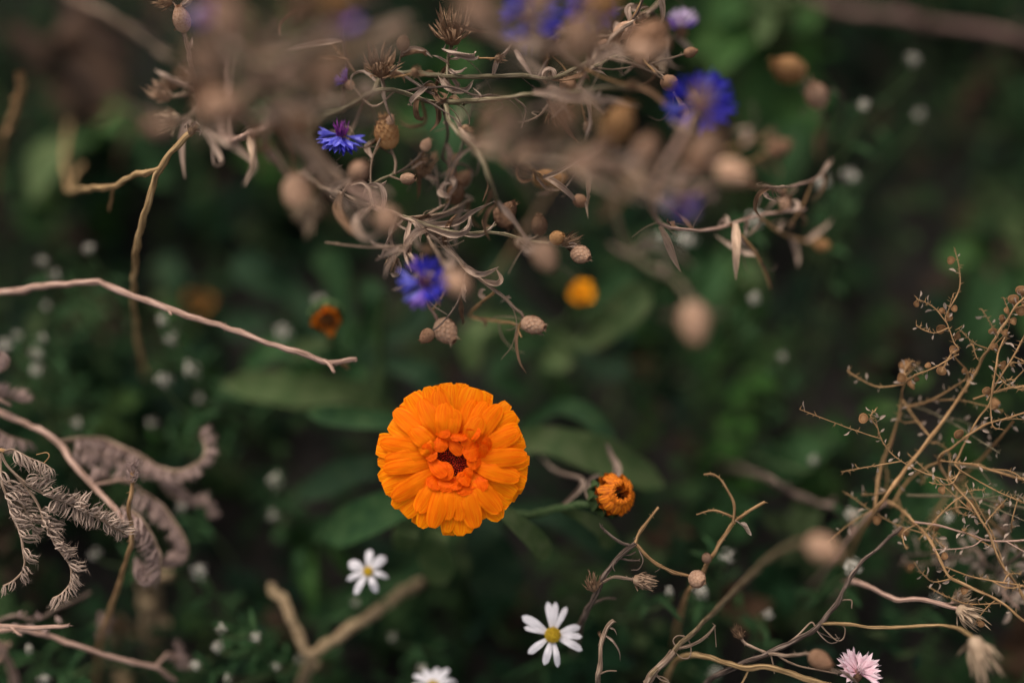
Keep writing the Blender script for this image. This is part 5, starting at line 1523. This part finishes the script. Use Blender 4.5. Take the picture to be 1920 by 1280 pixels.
T, b = podplant('tangled dry tan plant with papery pods where its thin stems cross', (1960, 1130))
podded(T, [b, (1960, 1080, 12), (1880, 1000, 4), (1780, 900, 2), (1760, 860, 1.4), (1790, 835, .8), (1840, 800, .4), (1900, 780, .2), (1940, 765, .2)], 1.5, .7, pods=2, flakes=14, t0=.6)
podded(T, [(1790, 868, 1), (1830, 790, .6), (1856, 755, .2), (1862, 720, 0), (1868, 690, 0), (1872, 660, .2), (1885, 630, .3)], .9, .6, pods=3, flakes=8, t0=.3)
podded(T, [(1858, 745, 0), (1858, 775, 0), (1862, 800, -.2), (1880, 805, -.2)], .5, .35, flakes=4, pods=1)
podded(T, [(1850, 750, .2), (1880, 700, 0), (1905, 660, 0), (1925, 620, 0)], .7, .5, flakes=3, t0=.5)
podded(T, [(1825, 748, .8), (1858, 738, .4), (1890, 728, .2), (1930, 722, .2)], .85, .9, 'dry_stem_tan')
podded(T, [(1790, 868, 1.4), (1830, 872, 1), (1880, 888, .6), (1935, 904, .5)], .9, .9, 'dry_stem_tan')
podded(T, [(1780, 870, 1.6), (1850, 880, 2.4), (1930, 892, 3)], .8, .8, 'dry_stem_green')
podded(T, [(1700, 928, 2.2), (1780, 930, 2), (1850, 938, 1.6), (1930, 954, 1.4)], 1.1, 1.0, 'dry_stem_green')
podded(T, [(1770, 862, 1.2), (1730, 880, 2.4), (1700, 905, 3), (1670, 950, 3.2)], 1.0, .9, 'dry_stem_tan')
podded(T, [(1790, 870, .8), (1800, 885, .4), (1778, 902, .2)], .6, .5, flakes=1)
podded(T, [(1798, 880, .4), (1850, 910, .3), (1890, 930, .2), (1935, 948, .2)], .6, .5, pods=1, flakes=3)
podded(T, [(1900, 790, 1), (1850, 850, 3), (1790, 910, 5), (1740, 980, 7)], 1.2, 1.0, 'dry_stem_tan', flakes=8)

T, b = podplant('dry tan plant with a long thin bare-tipped stem bending over', (2010, 1250))
podded(T, [b, (1990, 1200, 10), (1940, 1150, 2), (1905, 1095, .8), (1880, 1060, .4), (1862, 1020, .2), (1840, 975, 0), (1812, 935, 0), (1785, 905, 0), (1778, 898, 0)], 1.4, .8, 'dry_stem_tan', flakes=12, t0=.35, t1=.98)
podded(T, [(1778, 900, 0), (1740, 890, 0), (1700, 870, 0), (1672, 850, 0), (1652, 822, 0), (1645, 800, 0), (1642, 786, 0)], .6, .4, 'dry_stem_tan', flakes=12, t0=.25, fsize=2.8)
podded(T, [(1835, 965, 0), (1800, 950, .5), (1762, 965, 1), (1745, 990, 1.4), (1738, 1010, 2)], .6, .4, 'dry_stem_tan', flakes=4)
podded(T, [(1800, 925, 0), (1830, 918, 0), (1845, 918, 0)], .4, .3, flakes=3)

T, b = podplant('dry tan plant with a sparsely podded stem running down past a shaggy head', (2010, 1330))
podded(T, [b, (1990, 1290, 8), (1940, 1180, 1), (1915, 1160, 0), (1880, 1130, 0), (1840, 1110, 0), (1800, 1092, 0), (1778, 1078, 0), (1765, 1055, .2), (1745, 1015, .6), (1715, 980, 1.2), (1690, 955, 2), (1665, 940, 3)], 1.1, 1.2, 'dry_stem_tan', pods=2, flakes=12, t0=.28, t1=.72)
podded(T, [(1772, 1062, 0), (1820, 1080, 0), (1870, 1090, 0), (1930, 1100, 0)], .6, .6, 'dry_stem_tan', flakes=5, t0=.4)
podded(T, [(1715, 978, 1), (1760, 985, .6), (1820, 1002, .4), (1860, 1014, .4), (1930, 1012, .4)], .9, .6, 'dry_stem_pink', flakes=6, t0=.5)
podded(T, [(1665, 940, 3), (1620, 975, 4), (1560, 1050, 7), G(1500, 1130)], 1.4, 1.6, 'dry_stem_pink')

T, b = podplant('dry pinkish plant of blurred papery clusters behind the crossing tan stems', (1960, 1200))
podded(T, [b, (1930, 1150, 12), (1900, 1090, 6), (1850, 1060, 4.5), (1780, 1040, 4.5), (1700, 1040, 5)], 1.4, .9, 'dry_stem_dark', flakes=14, fsize=5, t0=.3)
podded(T, [(1900, 1090, 6), (1870, 1075, 4), (1940, 1020, 2), (1990, 990, 2)], 1.6, 1.3, 'dry_stem_dark', flakes=12, fsize=5)
podded(T, [(1900, 1090, 5), (1880, 1110, 3.5), (1910, 1140, 3)], .8, .6, 'dry_stem_pink', flakes=16, fsize=5)
podded(T, [(1850, 1060, 4.5), (1830, 1030, 4.5), (1810, 1035, 4.8)], .8, .6, 'dry_stem_pink', flakes=10, fsize=5)
podded(T, [(1880, 1070, 4.5), (1890, 1000, 4), (1875, 985, 4)], .8, .6, 'dry_stem_pink', flakes=8, fsize=4)

b = G(1560, 1160)
T = Thing('cornflower_plant', 'dry pinkish stem with a small shaggy pale head beside the sparsely podded stem', 'cornflower', b)
branch(T, [b, (1570, 1120, 14), (1590, 1090, 5), (1625, 1098, 2), (1655, 1112, 1.6), (1682, 1124, 1.2), (1720, 1124, .8), (1760, 1130, .4), (1800, 1142, .2)], 1.3, .9, 'dry_stem_pink', name='stem')
head_on(T, 'pale', P(1796, 1140, .2), DIR(-30, 25), 13)
branch(T, [(1760, 1130, .4), (1785, 1130, 1), (1790, 1125, 1.2)], .6, .5, 'dry_stem_pink', 'pale', 9, hd=(40, 40))

# ------------------------------------------------------------------ little white alyssum heads
SPRIGS = [(165, 462, 10, 9.5), (78, 486, 11, 9), (97, 512, 11, 8), (300, 598, 9.5, 8), (318, 627, 10, 8.5), (306, 708, 8, 9.5), (360, 690, 10, 9), (372, 742, 12, 8), (5, 640, 10, 9), (70, 662, 10, 6), (62, 660, 11, 6), (75, 632, 10, 6),
          (66, 690, 11, 6), (30, 628, 12, 6), (85, 570, 13, 7), (410, 1178, 4, 8), (478, 1195, 4.5, 8), (406, 1212, 5, 5.5), (366, 1245, 5, 6), (428, 1270, 5, 6), (515, 1248, 6, 6.5), (562, 1235, 9, 6), (515, 902, 11, 7.5), (507, 960, 11, 8.5), (175, 1036, 8, 8),
          (370, 1070, 7, 8.5), (340, 950, 9, 8), (50, 1215, 5, 6.5), (80, 1270, 5, 6.5), (1620, 190, 10, 10.5), (1546, 335, 9, 11), (1597, 327, 12, 9), (1715, 105, 13, 9.5), (1725, 210, 15, 7.5), (1288, 446, 10, 12), (1240, 448, 12, 8), (1420, 405, 9, 8.5),
          (1470, 665, 11, 7.5), (1528, 860, 10, 7.5), (1601, 962, 7, 7.5), (1365, 1037, 5, 8), (1440, 1150, 5, 7), (1255, 1104, 3.5, 7.5), (1316, 1108, 6, 9), (790, 1252, 6, 6), (735, 1192, 9, 6), (667, 1125, 9, 6), (1415, 555, 10, 7.5), (1785, 968, 6, 8), (1600, 1060, 4, 9),
          (1760, 1120, 7, 7), (140, 790, 10, 7), (285, 790, 12, 6), (600, 560, 14, 9), (528, 620, 12, 9), (1345, 1260, 8, 8)]
NEAR = [((165, 470, 160), 'above the bare twig'), ((320, 660, 120), 'below the bare twig'), ((60, 640, 110), 'in the weeds above the coiled dry spikes'), ((440, 1220, 130), 'left of the broken branch'),
        ((510, 930, 80), 'in the dark weeds left of the marigold'), ((250, 1020, 170), 'behind the furry curled spikes'), ((60, 1240, 90), 'under the crossed pinkish stalks'), ((1580, 290, 180), 'below the two pale blurred buds'),
        ((1720, 150, 100), 'in front of the reddish brown stalk'), ((1290, 440, 150), 'under the faded mauve cornflower'), ((1320, 1090, 120), 'around the round bud of the dry twig'), ((1600, 1010, 130), 'beside the arching brown stem'), ((1470, 665, 70), 'in the dark beyond the hanging tan bud'), ((790, 1225, 80), 'between the broken branch and the cut-off daisy'),
        ((565, 590, 70), 'beside the small ragged orange marigold'), ((1415, 555, 60), 'below the thin leaning side stem'), ((1775, 1040, 110), 'behind the tangled seed pod stems'), ((140, 790, 60), 'above the furry curled spikes')]
for i, (px, py, dz, s) in enumerate(SPRIGS):
    c = P(px, py, dz * .85)
    b = Vector((c.x + rnd.uniform(-.03, .03) - .015 * (1 if px < 960 else -1) * 0, c.y + rnd.uniform(0, .05), -.008))
    T = Thing('alyssum_sprig', 'small white alyssum flower head ' + next((t for (a, c_, r), t in NEAR if math.hypot(px - a, py - c_) < r), 'scattered singly among the low weeds'), 'alyssum', b, 'white alyssum flower heads scattered through the weeds')
    up = (Vector((0, 0, 1)) - FWD * .8 + Vector((rnd.uniform(-.3, .3), rnd.uniform(-.3, .3), 0))).normalized()
    m1 = c.lerp(b, .5) + Vector((rnd.uniform(-.01, .01), rnd.uniform(-.01, .01), 0))
    T.part('stem', tube([c - up * s * .0003, c - up * s * .001 - Vector((0, 0, .01)), m1, b], .55, .8, 5, 4), 'cluster_stem')
    T.inst('flower_cluster', rnd.choice(CLUSTER), frame_at(c - up * s * .0003, up, s * .00062 * rnd.uniform(.75, 1.35), rnd.uniform(0, 6.28)) @ Matrix.Diagonal((1, rnd.uniform(.7, 1.1), rnd.uniform(.5, 1), 1)))
    for k in range(5):
        p = c.lerp(m1, rnd.uniform(.2, 1))
        d = Vector((rnd.uniform(-1, 1), rnd.uniform(-1, 1), .3)).normalized() * rnd.uniform(.008, .016)
        leaf(T, [p, p + d * .5 + Vector((0, 0, .002)), p + d], 2.4, 'leaf_green', 'lance', .3, 0)
